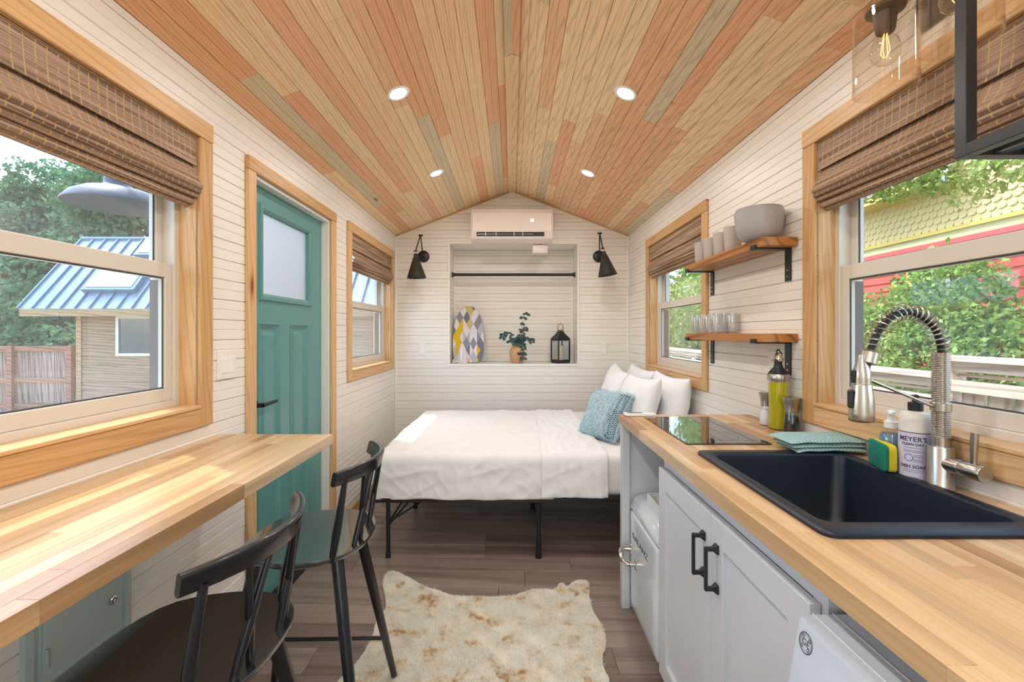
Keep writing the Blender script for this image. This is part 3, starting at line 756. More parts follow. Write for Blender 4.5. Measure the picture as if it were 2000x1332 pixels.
# ---------------- tall faucet with spring ----------------
FX, FY = 1.098, 1.165
fa = thing('spring_faucet', 'brushed steel pull-down spring faucet behind the black sink', 'faucet', (FX, FY, .914))
obj('base', MB().lathe([(.029, 0), (.029, .004), (.0275, .006), (.0275, .104), (.0265, .107), (.020, .107)], 28, c=(FX, FY, .9142)), 'steel', fa, smooth=True)
obj('column', MB().lathe([(.019, 0), (.019, .022), (.0165, .022), (.0165, .235)], 24, c=(FX, FY, 1.021)), 'steel', fa, smooth=True)
# tight coil rings round the column
m = MB(); k = 0; z = 1.046
while z < 1.262:
    if not 1.108 < z < 1.135: m.lathe([(.0163, -.002), (.0192, -.0012), (.0196, 0), (.0192, .0012), (.0163, .002)], 20, c=(FX, FY, z), capb=False, capt=False)
    z += .0046
obj('coil', m, 'steel', fa, smooth=True, sharp=80, kind='stuff')
obj('collar', MB().lathe([(.0195, 0), (.0215, .002), (.0215, .022), (.0195, .024)], 24, c=(FX, FY, 1.109)), 'steel', fa, smooth=True)
arc = catmull([(FX, FY, 1.24), (FX, FY, 1.275), (FX-.018, FY, 1.325), (FX-.065, FY, 1.36), (FX-.115, FY, 1.357), (FX-.155, FY, 1.322), (FX-.176, FY, 1.276), (FX-.184, FY, 1.245)], 10)
obj('hose', MB().tube(arc+[Vector((FX-.190, FY, 1.225)), Vector((FX-.200, FY, 1.185))], .0085, 12), 'dark', fa, smooth=True, label='dark ribbed inner hose')
# open helix around the arc
cum = [0]
for i in range(1, len(arc)): cum.append(cum[-1]+(arc[i]-arc[i-1]).length)
def at(sv):
    for i in range(1, len(arc)):
        if cum[i] >= sv: f = (sv-cum[i-1])/(cum[i]-cum[i-1]); return arc[i-1].lerp(arc[i], f), (arc[i]-arc[i-1]).normalized()
    return arc[-1], (arc[-1]-arc[-2]).normalized()
turns = 22; hp = []
for i in range(turns*14+1):
    p, d = at(cum[-1]*(.03+.93*i/(turns*14))); u = Vector((0, 1, 0)); w_ = d.cross(u).normalized(); a = 2*PI*i/14
    hp.append(p+(u*math.cos(a)+w_*math.sin(a))*.0185)
obj('spring', MB().tube(hp, .0018, 5), 'steel', fa, smooth=True)
ax = (Vector((FX-.200, FY, 1.185))-Vector((FX-.184, FY, 1.245))).normalized()
def along(P0, P1, prof, n=24):
    P0, P1 = Vector(P0), Vector(P1); d = (P1-P0).normalized(); a = Vector((0, 1, 0)) if abs(d.y) < .9 else Vector((0, 0, 1)); u = d.cross(a).normalized(); v = d.cross(u)
    M = Matrix((u, v, d)).transposed().to_4x4(); M.translation = P0; return MB().lathe(prof, n, mat=M)
obj('end_cap', along((FX-.180, FY, 1.262), (FX-.189, FY, 1.23), [(.017, 0), (.0195, .002), (.0205, .03), (.018, .032)]), 'steel', fa, smooth=True)
hx = FX-.203
sh = obj('spray_head', MB().lathe([(.0265, 0), (.028, .003), (.028, .02), (.0258, .06), (.0215, .094), (.0198, .0955), (.0195, .12), (.0185, .13), (.011, .155), (.009, .17)], 28, c=(hx, FY, 1.084)), 'steel', fa, smooth=True)
obj('spray_button', MB().box(hx-.034, hx-.024, FY-.008, FY+.008, 1.118, 1.165, .004), 'handle', sh)
obj('spray_lever', MB().box(hx-.026, hx-.017, FY-.006, FY+.006, 1.182, 1.215, .003), 'dark', sh)
obj('support_arm', MB().tube([(FX-.018, FY, 1.121), (hx+.016, FY, 1.191)], .0042, 10).lathe([(.0205, 0), (.0205, .012)], 20, c=(hx, FY, 1.183)), 'steel', fa, smooth=True)
obj('valve_body', along((FX+.0, FY-.01, .980), (FX+.0, FY-.10, .980), [(.018, 0), (.0195, .045), (.0195, .046), (.019, .047), (.0195, .048), (.0195, .098), (.0185, .1)]), 'steel', fa, smooth=True)
obj('lever', MB().tube([(FX, FY-.082, .995), (FX, FY-.083, 1.03), (FX+.0, FY-.086, 1.073)], [.0065, .0075, .0085], 14), 'steel', fa, smooth=True)

# ---------------- soap, sponge, towel ----------------
MAT['bottlewhite'] = paint('cloudy_white_plastic', '#e4dfd4', .35, .02)
MAT['lavender'] = paint('lavender_label', '#cfc8dc', .5, .01)
MAT['ink'] = paint('dark_ink', '#3b3846', .6)
SX, SY = 1.0975, 1.238
so = thing('soap_bottle', 'tall white soap bottle with lavender label and black cap beside the faucet', 'bottle', (SX, SY, .914))
obj('bottle', MB().lathe([(.031, 0), (.035, .003), (.036, .01), (.036, .16), (.0355, .17), (.031, .179), (.016, .183), (.0155, .19)], 32, c=(SX, SY, .9145)), 'bottlewhite', so, smooth=True)
yaw = math.atan2(-SY, -SX)
def rad_frame(cx_, cy_, r, ang, z):
    n = Vector((math.cos(ang), math.sin(ang), 0)); up = Vector((0, 0, 1)); rt = up.cross(n); return frame(rt, up, n, Vector((cx_, cy_, z))+n*r)
m = MB(); na = 30
m.grid(lambda u, v: (SX+.0364*math.cos(yaw-1.9+3.4*u), SY+.0364*math.sin(yaw-1.9+3.4*u), .921+.122*v), na, 1)
lb = obj('label', m, 'lavender', so, smooth=True, label='pale lavender paper label')
m = MB()
for (tx_, sz, z, w_) in (("MEYER'S", .0175, 1.025, 1.0), ('CLEAN DAY', .009, 1.0115, 1.15), ('DISH SOAP', .0115, .952, 1.1)):
    tt = text_mb(tx_, sz, rad_frame(SX, SY, .0366, yaw-.18, z), .0002, bend=.0366, bold=.0003); m.add(tt.v, tt.f)
for z in (1.002, .995, .991, .983, .979, .971, .967, .943, .938): 
    a0, a1 = (yaw-.75, yaw+.45) if z > .987 or z < .945 else (yaw-.1, yaw+.45)
    m.grid(lambda u, v, z=z, a0=a0, a1=a1: (SX+.0367*math.cos(a0+(a1-a0)*u), SY+.0367*math.sin(a0+(a1-a0)*u), z+.0009*v), 10, 1)
rg = ring(0, 0, 0, .0085, .0012, 24, rad_frame(SX, SY, .0368, yaw-.38, .976)); m.add(rg.v, rg.f)
m.grid(lambda u, v: (SX+.0367*math.cos(yaw-1.9+3.4*u), SY+.0367*math.sin(yaw-1.9+3.4*u), 1.042+.002*v), na, 1)
obj('lettering', m, 'ink', lb)
obj('cap', MB().lathe([(.0165, 0), (.0165, .022), (.008, .024), (.0065, .034), (.0075, .036), (.0075, .042), (.002, .044)], 20, c=(SX, SY, 1.0985)), 'dark', so, smooth=True)
t = NT('blue_liquid'); t.b.inputs['Base Color'].default_value = (.25, .5, .78, 1); t.set(Roughness=.1); t.b.inputs['Transmission Weight'].default_value = .6; MAT['blue'] = t.m
MAT['clear'] = glass_clear('clear_plastic', (.93, .95, .97, 1), 1.4, .03)
PX, PY = 1.098, 1.318
pb = thing('foam_soap_bottle', 'small clear pump bottle of blue soap behind the sponge', 'bottle', (PX, PY, .914))
obj('bottle', MB().lathe([(.027, 0), (.029, .004), (.029, .085), (.027, .10), (.018, .118), (.0155, .125)], 24, c=(PX, PY, .9145)), 'clear', pb, smooth=True)
obj('liquid', MB().lathe([(.0255, .003), (.0275, .006), (.0275, .085), (.0255, .099), (.022, .105)], 24, c=(PX, PY, .9145)), 'blue', pb, smooth=True)
obj('pump', MB().lathe([(.017, 0), (.017, .018), (.010, .02), (.009, .034), (.0095, .035), (.0105, .046), (.006, .05)], 20, c=(PX, PY, 1.036)).tube([(PX, PY, 1.08), (PX-.012, PY-.012, 1.080), (PX-.017, PY-.019, 1.076)], [.006, .005, .004], 8), 'whiteplastic', pb, smooth=True)
sp = thing('dish_sponge', 'green and yellow scrubbing sponge standing on the back rim of the sink', 'sponge', (1.05, 1.30, .924))
MAT['spg'] = paint('green_scourer', '#0f7d69', .9, .2, nscale=60, bump=.6); MAT['spy'] = paint('yellow_sponge', '#dccb2a', .9, .15, nscale=40, bump=.8)
d = Vector((1.058-1.036, 1.345-1.262, 0)).normalized(); nn = Vector((d.y, -d.x, 0))  # nn points away from sink
def slab(t0, t1):
    m = MB(); Ls = []
    for t_ in (t0, t0+.002, t1-.002, t1):
        ins_ = .003 if t_ in (t0, t1) else 0
        lp = []
        for (a, b, _) in rrect(0, 0, .104-2*ins_, .074-2*ins_, .012, 0, 5):
            wv = .004*math.cos(a/.052*PI*.5*2) if False else 0
            pinch = 1-.10*math.exp(-(a/.02)**2)
            p = Vector((1.047, 1.303, .9615))+d*a+nn*(t_+.002*math.sin(a*30))+Vector((0, 0, b*pinch)); lp.append(tuple(p))
        Ls.append(lp)
    return m.loft(Ls)
obj('scouring_pad', slab(-.004, .006), 'spg', sp, smooth=True, label='dark green scouring layer')
obj('sponge_block', slab(.006, .026), 'spy', sp, smooth=True, label='yellow sponge layer')
# folded towel
t = NT('teal_towel'); v = t.coords(False, (1, 1, 1)); ch = t.N('TexChecker'); ch.inputs['Scale'].default_value = 170; ch.inputs[1].default_value = lin('#7fa5a2'); ch.inputs[2].default_value = lin('#a9c4bd'); t.l(v, ch.inputs[0])
vo = t.N('TexVoronoi'); vo.inputs['Scale'].default_value = 22; t.l(v, vo.inputs[0])
t.col(t.mix(t.ramp(vo.outputs['Distance'], [(.10, BW(1)), (.14, BW(0))]), ch.outputs[0], lin('#d9e2dc'))); t.set(Roughness=.95); t.bump(ch.outputs['Fac'], .6, .002); MAT['towel'] = t.m
tw = thing('folded_towel', 'teal woven dish towel folded at the far corner of the sink', 'towel', (.98, 1.56, .918))
def towel_layer(z0, th, x0, x1, y0, y1, seed, bend=0):
    nu, nv = 26, 14
    def f(u, v, top):
        x = x0+(x1-x0)*u; y = y0+(y1-y0)*v
        e = min(u, 1-u, v, 1-v); rnd = min(1, e/.06)**.5 if e < .06 else 1
        n = noise.noise(Vector((x*18+seed, y*18, z0*40)))*.0035
        mid = z0+th/2; sag = -.004*max(0, (1-u*6))
        return (x+n, y+n*.7, mid+sag+n+(th/2*rnd if top else -th/2*rnd))
    m = MB(); m.grid(lambda u, v: f(u, v, True), nu, nv); m.grid(lambda u, v: f(u, v, False), nu, nv)
    return m
obj('fold', towel_layer(.9255, .013, .915, 1.143, 1.455, 1.58, 1), 'towel', tw, smooth=True)
obj('fold', towel_layer(.9385, .012, .905, 1.140, 1.46, 1.59, 5), 'towel', tw, smooth=True)
obj('fold', towel_layer(.9505, .014, .897, 1.144, 1.462, 1.60, 9), 'towel', tw, smooth=True)

# ---------------- oil bottle, mills ----------------
t = NT('olive_oil'); t.b.inputs['Base Color'].default_value = (.92, .80, .01, 1); t.set(Roughness=.05); t.b.inputs['Transmission Weight'].default_value = .55; t.b.inputs['IOR'].default_value = 1.2; MAT['oil'] = t.m
OX, OY = 1.097, 1.875
ob = thing('oil_bottle', 'glass bottle of yellow olive oil with black pourer on the countertop', 'bottle', (OX, OY, .914))
obj('glass', MB().lathe([(.036, 0), (.0385, .003), (.0385, .012), (.0355, .03), (.036, .1), (.038, .2), (.038, .205)], 32, c=(OX, OY, .9145)), 'clear', ob, smooth=True)
obj('oil', MB().lathe([(.034, .004), (.0365, .007), (.0365, .012), (.0335, .03), (.034, .1), (.036, .193)], 32, c=(OX, OY, .9145)), 'oil', ob, smooth=True)
obj('collar', MB().lathe([(.0395, 0), (.0405, .002), (.0405, .026), (.039, .028)], 32, c=(OX, OY, 1.113)), 'steel', ob, smooth=True)
obj('neck', MB().lathe([(.0385, 0), (.031, .012), (.018, .028), (.0145, .04), (.0155, .052)], 28, c=(OX, OY, 1.141)), 'dark', ob, smooth=True)
obj('pourer', MB().lathe([(.019, 0), (.020, .002), (.017, .006), (.015, .01), (.012, .03), (.008, .036)], 22, c=(OX, OY, 1.1935)).tube([(OX+.006, OY, 1.222), (OX-.004, OY, 1.238)], [.006, .004], 8), 'chrome', ob, smooth=True)
obj('flip_cap', MB().tube([(OX-.008, OY, 1.234), (OX, OY, 1.240), (OX+.016, OY, 1.222)], [.004, .005, .002], 8), 'dark', ob, smooth=True)
MAT['salt'] = paint('white_salt', '#f0eeea', .7, .04, nscale=300); MAT['pepper'] = paint('black_peppercorn', '#1d1614', .6, .8, nscale=160, bump=.8)
def mill(nm, x, y, fill, label, r=.031, h=.139):
    s = r/.031; k = h/.139
    t_ = thing(nm, label, 'grinder', (x, y, .914), group=None)
    obj('jar', MB().lathe([(.029*s, 0), (.030*s, .003*k), (.029*s, .03*k), (.0235*s, .07*k), (.022*s, .082*k)], 26, c=(x, y, .9145)), 'clear', t_, smooth=True)
    obj('filling', MB().lathe([(.026*s, .002), (.0275*s, .004*k), (.0265*s, .03*k), (.0215*s, .066*k)], 26, c=(x, y, .9145)), fill, t_, smooth=True)
    obj('grinder_top', MB().lathe([(.0225*s, .082*k), (.023*s, .084*k), (.0225*s, .09*k), (.026*s, .115*k), (.031*s, .134*k), (.031*s, .138*k), (.029*s, .139*k)], 26, c=(x, y, .9145)), 'steel', t_, smooth=True)
mill('salt_mill', 1.092, 1.955, 'salt', 'steel-topped salt grinder with white salt left of the oil bottle', .029)
mill('pepper_mill', 1.106, 1.80, 'pepper', 'steel-topped pepper grinder with dark peppercorns right of the oil bottle', .0335, .141)

# ---------------- shelves ----------------
for ztop, lab, bl in ((1.696, 'upper wooden wall shelf carrying grey cups and bowls', 'under the upper shelf'), (1.307, 'lower wooden wall shelf carrying clear glasses', 'under the lower shelf')):
    s_ = obj('wall_shelf', MB().box(1.006, XW-.0005, 1.826, 2.64, ztop-.036, ztop, .003), 'shelfwood', label=lab, cat='shelf')
    for yb, wy, tag_ in ((1.87, .04, 'near'), (2.585, .04, 'far')):
        zt = ztop-.0365; m = MB()
        m.box(XW-.006, XW-.0005, yb, yb+wy, zt-.135, zt, .001).box(1.0, XW-.006, yb, yb+wy, zt-.005, zt, .001).box(.998, 1.0055, yb, yb+wy, zt-.005, zt+.014, .001)
        b_ = obj('shelf_bracket', m, 'black', label='black steel L-shaped bracket %s, at its %s end' % (bl, tag_), cat='bracket', group='black shelf brackets')
        obj('screw', MB().lathe([(.004, 0), (.0035, .0015)], 10, mat=Matrix.Translation((XW-.0062, yb+wy/2, zt-.09)) @ Matrix.Rotation(-PI/2, 4, 'Y')), 'chrome', b_)
        obj('screw', MB().lathe([(.004, 0), (.0035, .0015)], 10, mat=Matrix.Translation((XW-.0062, yb+wy/2, zt-.115)) @ Matrix.Rotation(-PI/2, 4, 'Y')), 'chrome', b_)
t = NT('frosted_grey_plastic'); t.b.inputs['Base Color'].default_value = lin('#c9beb6'); t.set(Roughness=.45); t.b.inputs['Transmission Weight'].default_value = .25; MAT['cup'] = t.m
MAT['bowl'] = paint('grey_melamine', '#a9a5a6', .33, .02)
where = ['first from the window end of the upper shelf', 'second from the window end of the upper shelf', 'third from the window end of the upper shelf', 'beside the grey bowls on the upper shelf']
for k, (y, x) in enumerate(((2.575, 1.075), (2.45, 1.072), (2.325, 1.070), (2.19, 1.062))):
    s = 1.0
    obj('cup', MB().lathe([(.034, 0), (.036, .003), (.0375, .04), (.0415, .121), (.0395, .1215), (.036, .04), (.033, .006)], 28, c=(x, y, 1.6965)), 'cup', smooth=True, label='frosted grey-beige plastic tumbler, '+where[k], cat='cup', group='grey tumblers on the upper shelf')
bl_ = ['grey mixing bowl at the bottom of the stack on the upper shelf', 'grey mixing bowl in the middle of the stack on the upper shelf', 'grey mixing bowl on top, nested highest in the shelf stack']
for k in range(3):
    z = 1.6965+.008*k+(0 if k == 0 else .0); s = 1-.02*k
    r = .0955*s; hb = .122
    zz = 1.6965+k*.0075
    th = .003
    obj('mixing_bowl', MB().lathe([(.046*s-k*.002, 0), (.064*s-k*.003, .007), (.080*s-k*.0045, .026), (.0895*s-k*.004, .055), (.0935*s-k*.0025, .09), (.0955*s-k*.001, hb), (.0925*s-k*.001, hb), (.0905*s-k*.0025, .09), (.0865*s-k*.004, .056), (.077*s-k*.0045, .028), (.060*s-k*.003, .011)], 40, c=(1.048, 1.932, zz), capt=True), 'bowl', smooth=True, label=bl_[k], cat='bowl', group='stacked grey bowls')
gl = [(1.045, 2.33), (1.115, 2.31), (1.045, 2.42), (1.115, 2.40), (1.045, 2.51), (1.115, 2.49), (1.05, 2.595)]
pos = ['front row, nearest the camera', 'back row, nearest the camera', 'front row, second', 'back row, second', 'front row, third', 'back row, third', 'farthest, alone in front of the window casing']
MAT['tumbler'] = glass_clear('drinking_glass', (.93, .92, .92, 1), 2.2, .03)
for k, (x, y) in enumerate(gl):
    m = MB(); n = 28
    prof = [(.026, 0), (.031, .004), (.033, .03), (.0335, .07), (.031, .102), (.0295, .102), (.0315, .07), (.031, .03), (.028, .009)]
    m.lathe(prof, n, c=(x, y, 1.3075))
    obj('drinking_glass', m, 'tumbler', smooth=True, label='clear stemless glass on the lower shelf, '+pos[k], cat='glass', group='clear glasses on the lower shelf')
# ---------------- counter stools ----------------
def seat_mb():
    na, nr = 40, 7; vs = []; top = []; bot = []
    def outline(a):
        c_, s_ = math.cos(a), math.sin(a)
        p = 2.6; r = 1/((abs(c_)**p+abs(s_)**p)**(1/p)); x = r*c_*.198-.004; y = r*s_*.2
        k = 1-.16*max(0, -x/.205) ; return x, y*k
    def H(x, y, q):
        dish = -.014*(1-q*q)
        front = -.022*max(0, (-x-.12)/.085)**2
        back = .004*max(0, x/.2)
        return dish+front+back
    m = MB(); L = []
    for q in [0.02]+[i/nr for i in range(1, nr+1)]:
        L.append([(outline(2*PI*k/na)[0]*q, outline(2*PI*k/na)[1]*q, .66+H(outline(2*PI*k/na)[0]*q, outline(2*PI*k/na)[1]*q, q)) for k in range(na)])
    o = L[-1]; L.append([(x*1.006, y*1.006, z-.006) for x, y, z in o]); L.append([(x*.99, y*.99, z-.014) for x, y, z in o]); L.append([(x*.9, y*.9, z-.026) for x, y, z in o])
    return m.loft(L)
def make_stool(label):
    r = thing('counter_stool', label, 'stool', (0, 0, 0))
    obj('seat', seat_mb(), 'seat', r, smooth=True, local=True, sharp=60)
    leg = {}
    for sx in (-1, 1):
        for sy in (-1, 1):
            a = Vector((sx*.115, sy*.115, .642)); b = Vector((sx*.222, sy*.238, 0)); leg[sx, sy] = (a, b)
            obj('leg', MB().tube([a, a.lerp(b, .35), a.lerp(b, .7), b], [.0185, .0175, .0145, .0115], 14), 'chair', r, smooth=True, local=True)
    atz = lambda k, z: leg[k][0].lerp(leg[k][1], (.642-z)/.642)
    for sy in (-1, 1): obj('stretcher', MB().tube([atz((-1, sy), .19), atz((1, sy), .175)], .0075, 10), 'chair', r, smooth=True, local=True)
    obj('stretcher', MB().tube([atz((-1, -1), .25), atz((-1, 1), .25)], .009, 10), 'chair', r, smooth=True, local=True)
    # crest rail: swept flattened section
    path = catmull([(.132, -.196, .893), (.170, -.135, .893), (.206, -.05, .894), (.210, .04, .894), (.178, .13, .893), (.142, .188, .893)], 8); L = []
    n = len(path)
    for i, p in enumerate(path):
        d = (path[min(i+1, n-1)]-path[max(i-1, 0)]).normalized(); out = d.cross(Vector((0, 0, 1))).normalized()
        hh = .0215+.004*math.sin(PI*i/(n-1)); tw_ = .0095; lp = []
        for (a, b, _) in rrect(0, 0, 2*tw_, 2*hh, .007, 0, 3): lp.append(tuple(p+out*(a+b*.28)+Vector((0, 0, b))))
        L.append(lp)
    obj('crest_rail', MB().loft(L), 'chair', r, smooth=True, local=True, sharp=60)
    def rail_at(y):
        return min(path, key=lambda q: abs(q.y-y))
    for ty, by_, bx_ in ((-.165, -.168, .118), (-.092, -.052, .168), (-.045, -.098, .158), (.045, .098, .158), (.092, .052, .168), (.16, .166, .118)):
        tp = rail_at(ty); top = Vector((tp.x, ty, .882)); bot = Vector((bx_, by_, .648)); mid = bot.lerp(top, .35)
        w = .0125 if abs(ty) > .15 else .0095
        obj('spindle', MB().tube([bot, mid, top], [w*.75, w, w*.62], 10), 'chair', r, smooth=True, local=True)
    return r
st = make_stool('black spindle-back counter stool nearer the door, second along the bar')
st.location = (-.65, 1.475, 0); st.rotation_euler = (0, 0, math.radians(4))
dup(st, (-.682, .945, 0), 'black spindle-back counter stool nearest the camera at the bar', math.radians(0))
st['group'] = 'counter stools'
for o in bpy.data.objects:
    if o.name.startswith('counter_stool'): o['group'] = 'counter stools'

# ---------------- electric panel ----------------
bp = thing('breaker_panel', 'grey-green metal electrical panel on the wall under the bar', 'electrical panel', (-XW, 1.2, .65))
m = MB(); y0, y1, z0, z1 = 1.062, 1.363, .425, .872; X0 = -XW
L = [[(X0+d, a, b) for a, b, _ in rrect((y0+y1)/2, (z0+z1)/2, y1-y0-2*i, z1-z0-2*i, .004, 0, 3)] for i, d in ((0, 0), (.002, .012), (.02, .014), (.022, .008), (.034, .008), (.036, .013))]
obj('frame', MB().loft(L, True, True), 'panelgrey', bp, smooth=True, sharp=25)
L = [[(X0+d, a, b) for a, b, _ in rrect((y0+y1)/2+.0, (z0+z1)/2, y1-y0-.08-2*i, z1-z0-.08-2*i, .03, 0, 5)] for i, d in ((0, .0135), (.001, .0165), (.003, .0175))]
dr = obj('door', MB().loft(L, True, True).box(X0+.0175, X0+.0185, 1.232, 1.236, z0+.05, z1-.05), 'panelgrey', bp, smooth=True, sharp=25)
lt = MB().lathe([(.012, 0), (.012, .004), (.009, .006), (.008, .002)], 16, mat=Matrix.Translation((X0+.0175, 1.29, .552)) @ Matrix.Rotation(PI/2, 4, 'Y'))
obj('latch', lt, 'chrome', dr, smooth=True)
obj('hinge_pin', MB().tube([(X0+.019, y0+.045, z0+.07), (X0+.019, y0+.045, z0+.115)], .004, 8), 'panelgrey', dr)

# ---------------- switches & outlets ----------------
MAT['plate'] = paint('switch_plate_white', '#ece5dc', .35, .01)
def plate(name, label, cat, F, w, h, kinds):
    r = thing(name, label, cat, F.translation)
    obj('cover_plate', MB().loft([[(a, b, z) for a, b, _ in rrect(0, 0, w-2*i, h-2*i, .004, 0, 3)] for i, z in ((0, 0), (0, .004), (.003, .006))], mat=F), 'plate', r)
    for k, kd in enumerate(kinds):
        cx_ = (k-(len(kinds)-1)/2)*.046
        if kd == 'rocker': obj('rocker', MB().loft([rrect(cx_, 0, .033, .066, .002, .006, 2), rrect(cx_, 0, .032, .065, .002, .0085, 2)], mat=F).box(cx_-.014, cx_+.014, .018, .020, .0085, .0095, mat=F), 'whiteplastic', r)
        else:
            obj('receptacle', MB().loft([rrect(cx_, 0, .033, .066, .002, .006, 2), rrect(cx_, 0, .032, .065, .002, .008, 2)], mat=F), 'whiteplastic', r)
            m = MB()
            for zz in (-.018, .018): m.box(cx_-.007, cx_-.005, zz-.004, zz+.004, .0079, .0083, mat=F).box(cx_+.005, cx_+.007, zz-.004, zz+.004, .0079, .0083, mat=F)
            obj('slot', m, 'dark', r, kind='stuff')
    return r
FB = lambda x, z: frame((1, 0, 0), (0, 0, 1), (0, -1, 0), (x, YB, z))
plate('light_switch', 'white single switch plate left of the niche on the back wall', 'switch', FB(-.885, 1.145), .072, .117, ['rocker'])
plate('light_switch', 'white single switch plate right of the niche on the back wall', 'switch', FB(.905, 1.147), .072, .117, ['rocker'])
plate('light_switch', 'wide double rocker switch plate between the left window and the teal door', 'switch', frame((0, 1, 0), (0, 0, 1), (1, 0, 0), (-XW, 1.832, 1.183)), .12, .117, ['rocker', 'rocker'])
plate('wall_outlet', 'white wall outlet behind the oil bottle', 'outlet', frame((0, -1, 0), (0, 0, 1), (-1, 0, 0), (XW, 2.0, 1.172)), .072, .117, ['outlet'])

# ---------------- air conditioner ----------------
ac = thing('air_conditioner', 'white wall-mounted air conditioner above the niche', 'air conditioner', (0, YB, 2.17))
sec = [(YB, 2.178), (YB-.06, 2.172), (YB-.13, 2.178), (YB-.175, 2.205), (YB-.19, 2.26), (YB-.19, 2.44), (YB-.175, 2.483), (YB-.15, 2.492), (YB, 2.492)]
def acl(x, k=1): return [(x, YB-(YB-y)*k, 2.335+(z-2.335)*(1-(1-k)*.6)) for y, z in sec]
obj('casing', MB().loft([acl(-.392, .9), acl(-.388, .97), acl(-.375, 1), acl(.375, 1), acl(.388, .97), acl(.392, .9)]), 'acwhite', ac, smooth=True, sharp=30)
m = MB(); L = [[(x, y, z) for x, z, y in [(-.372, 2.27, YB-.1935), (.372, 2.27, YB-.1935), (.372, 2.478, YB-.187), (-.372, 2.478, YB-.187)]]]
obj('front_panel', MB().box(-.374, .374, YB-.195, YB-.188, 2.272, 2.445, .002), 'acwhite', ac)
obj('air_slot', MB().add([(-.335, YB-.193, 2.262), (.305, YB-.193, 2.262), (.305, YB-.183, 2.225), (-.335, YB-.183, 2.225)], [(0, 1, 2, 3)]).box(-.335, .305, YB-.191, YB-.18, 2.226, 2.262), 'dark', ac, label='dark air outlet slot')
lv = MB().box(-.325, .2, YB-.1935, YB-.190, 2.240, 2.2435)
for x in (-.25, -.15, .02, .1): lv.box(x-.004, x+.004, YB-.1935, YB-.190, 2.2275, 2.261)
obj('louvre', lv, 'steel', ac)
obj('flap', MB().loft([[(x, y, z) for y, z in ((YB-.188, 2.222), (YB-.172, 2.203), (YB-.165, 2.205), (YB-.182, 2.224))] for x in (-.34, .31)]), 'acwhite', ac)
obj('display', MB().box(.175, .205, YB-.1956, YB-.195, 2.36, 2.385), emis('display_glow', (1, 1, 1, 1), 1.6), ac, label='small lit white display')
cb = thing('sensor_box', 'small white plastic box hanging under the right end of the air conditioner', 'box', (.27, YB-.02, 2.08))
obj('shell', MB().loft([[(a, y, b) for a, b, _ in rrect(.275, 2.127, w_, h_, .015, 0, 4)] for w_, h_, y in ((.15, .085, YB-.008), (.15, .085, YB-.06), (.138, .073, YB-.068))]), 'acwhite', cb, smooth=True, sharp=50)
obj('pipe_stub', MB().tube([(.275, YB-.035, 2.165), (.275, YB-.035, 2.176)], .03, 12), 'dark', cb)

# ---------------- hanging rod in the niche ----------------
rd = thing('closet_rod', 'black closet rod spanning the niche', 'rod', (0, 4.66, 1.905))
obj('rod', MB().tube([(NX0+.006, 4.66, 1.905), (NX1-.006, 4.66, 1.905)], .0155, 14), 'black', rd, smooth=True)
for x, s in ((NX0, 1), (NX1, -1)): obj('flange', MB().tube([(x, 4.66, 1.905), (x+s*.006, 4.66, 1.905), (x+s*.008, 4.66, 1.905), (x+s*.03, 4.66, 1.905)], [.03, .03, .021, .018], 20), 'black', rd, smooth=True)

# ---------------- swing-arm sconces ----------------
def sconce(label, px, pz, shade_top, shade_bot, pivot, knob):
    r = thing('wall_sconce', label, 'wall lamp', (px, YB, pz), group='black swing-arm sconces')
    P = lambda x, y, z: Vector((x, y, z))
    obj('wall_plate', MB().lathe([(.058, 0), (.058, .01), (.05, .016), (.014, .018), (.012, .045)], 30, mat=Matrix.Translation((px, YB, pz)) @ Matrix.Rotation(PI/2, 4, 'X')), 'black', r, smooth=True)
    b = P(px, YB-.045, pz); pv = P(*pivot)
    obj('arm', MB().tube([b, pv], .0055, 10), 'black', r, smooth=True)
    obj('arm', MB().tube([pv+Vector((0, -.012, 0)), P(*knob)], .0055, 10), 'black', r, smooth=True)
    obj('pivot_knob', MB().tube([pv+Vector((-.02, -.006, 0)), pv+Vector((.02, -.006, 0))], .009, 12), 'black', r, smooth=True)
    obj('pivot_knob', MB().tube([P(*knob)+Vector((-.016, 0, 0)), P(*knob)+Vector((.016, 0, 0))], .006, 10), 'black', r, smooth=True)
    t0, b0 = P(*shade_top), P(*shade_bot); L_ = (t0-b0).length
    sh_ = along(t0, b0, [(.012, 0), (.018, .004), (.02, .03), (.027, .04), (.088, L_), (.090, L_+.003), (.086, L_+.001), (.025, .045), (.01, .04)], 32)
    obj('shade', sh_, 'shadeblk', r, smooth=True)
    obj('bulb', MB().lathe([(.012, .03), (.016, .0), (.027, -.03), (.024, -.05), (.008, -.062)], 16, c=tuple(t0.lerp(b0, .45))), 'trimwhite', r, smooth=True)
MAT['shadeblk'] = paint('dark_bronze', '#33312e', .45, .05, metal=.2)
sconce('black cone-shade swing-arm sconce left of the niche', -.872, 2.062, (-.893, 4.22, 2.045), (-.884, 4.22, 1.822), (-.868, 4.33, 2.235), (-.895, 4.22, 2.068))
sconce('black cone-shade swing-arm sconce right of the niche', .855, 2.062, (.850, 4.22, 2.066), (.886, 4.215, 1.845), (.833, 4.33, 2.255), (.842, 4.22, 2.092))

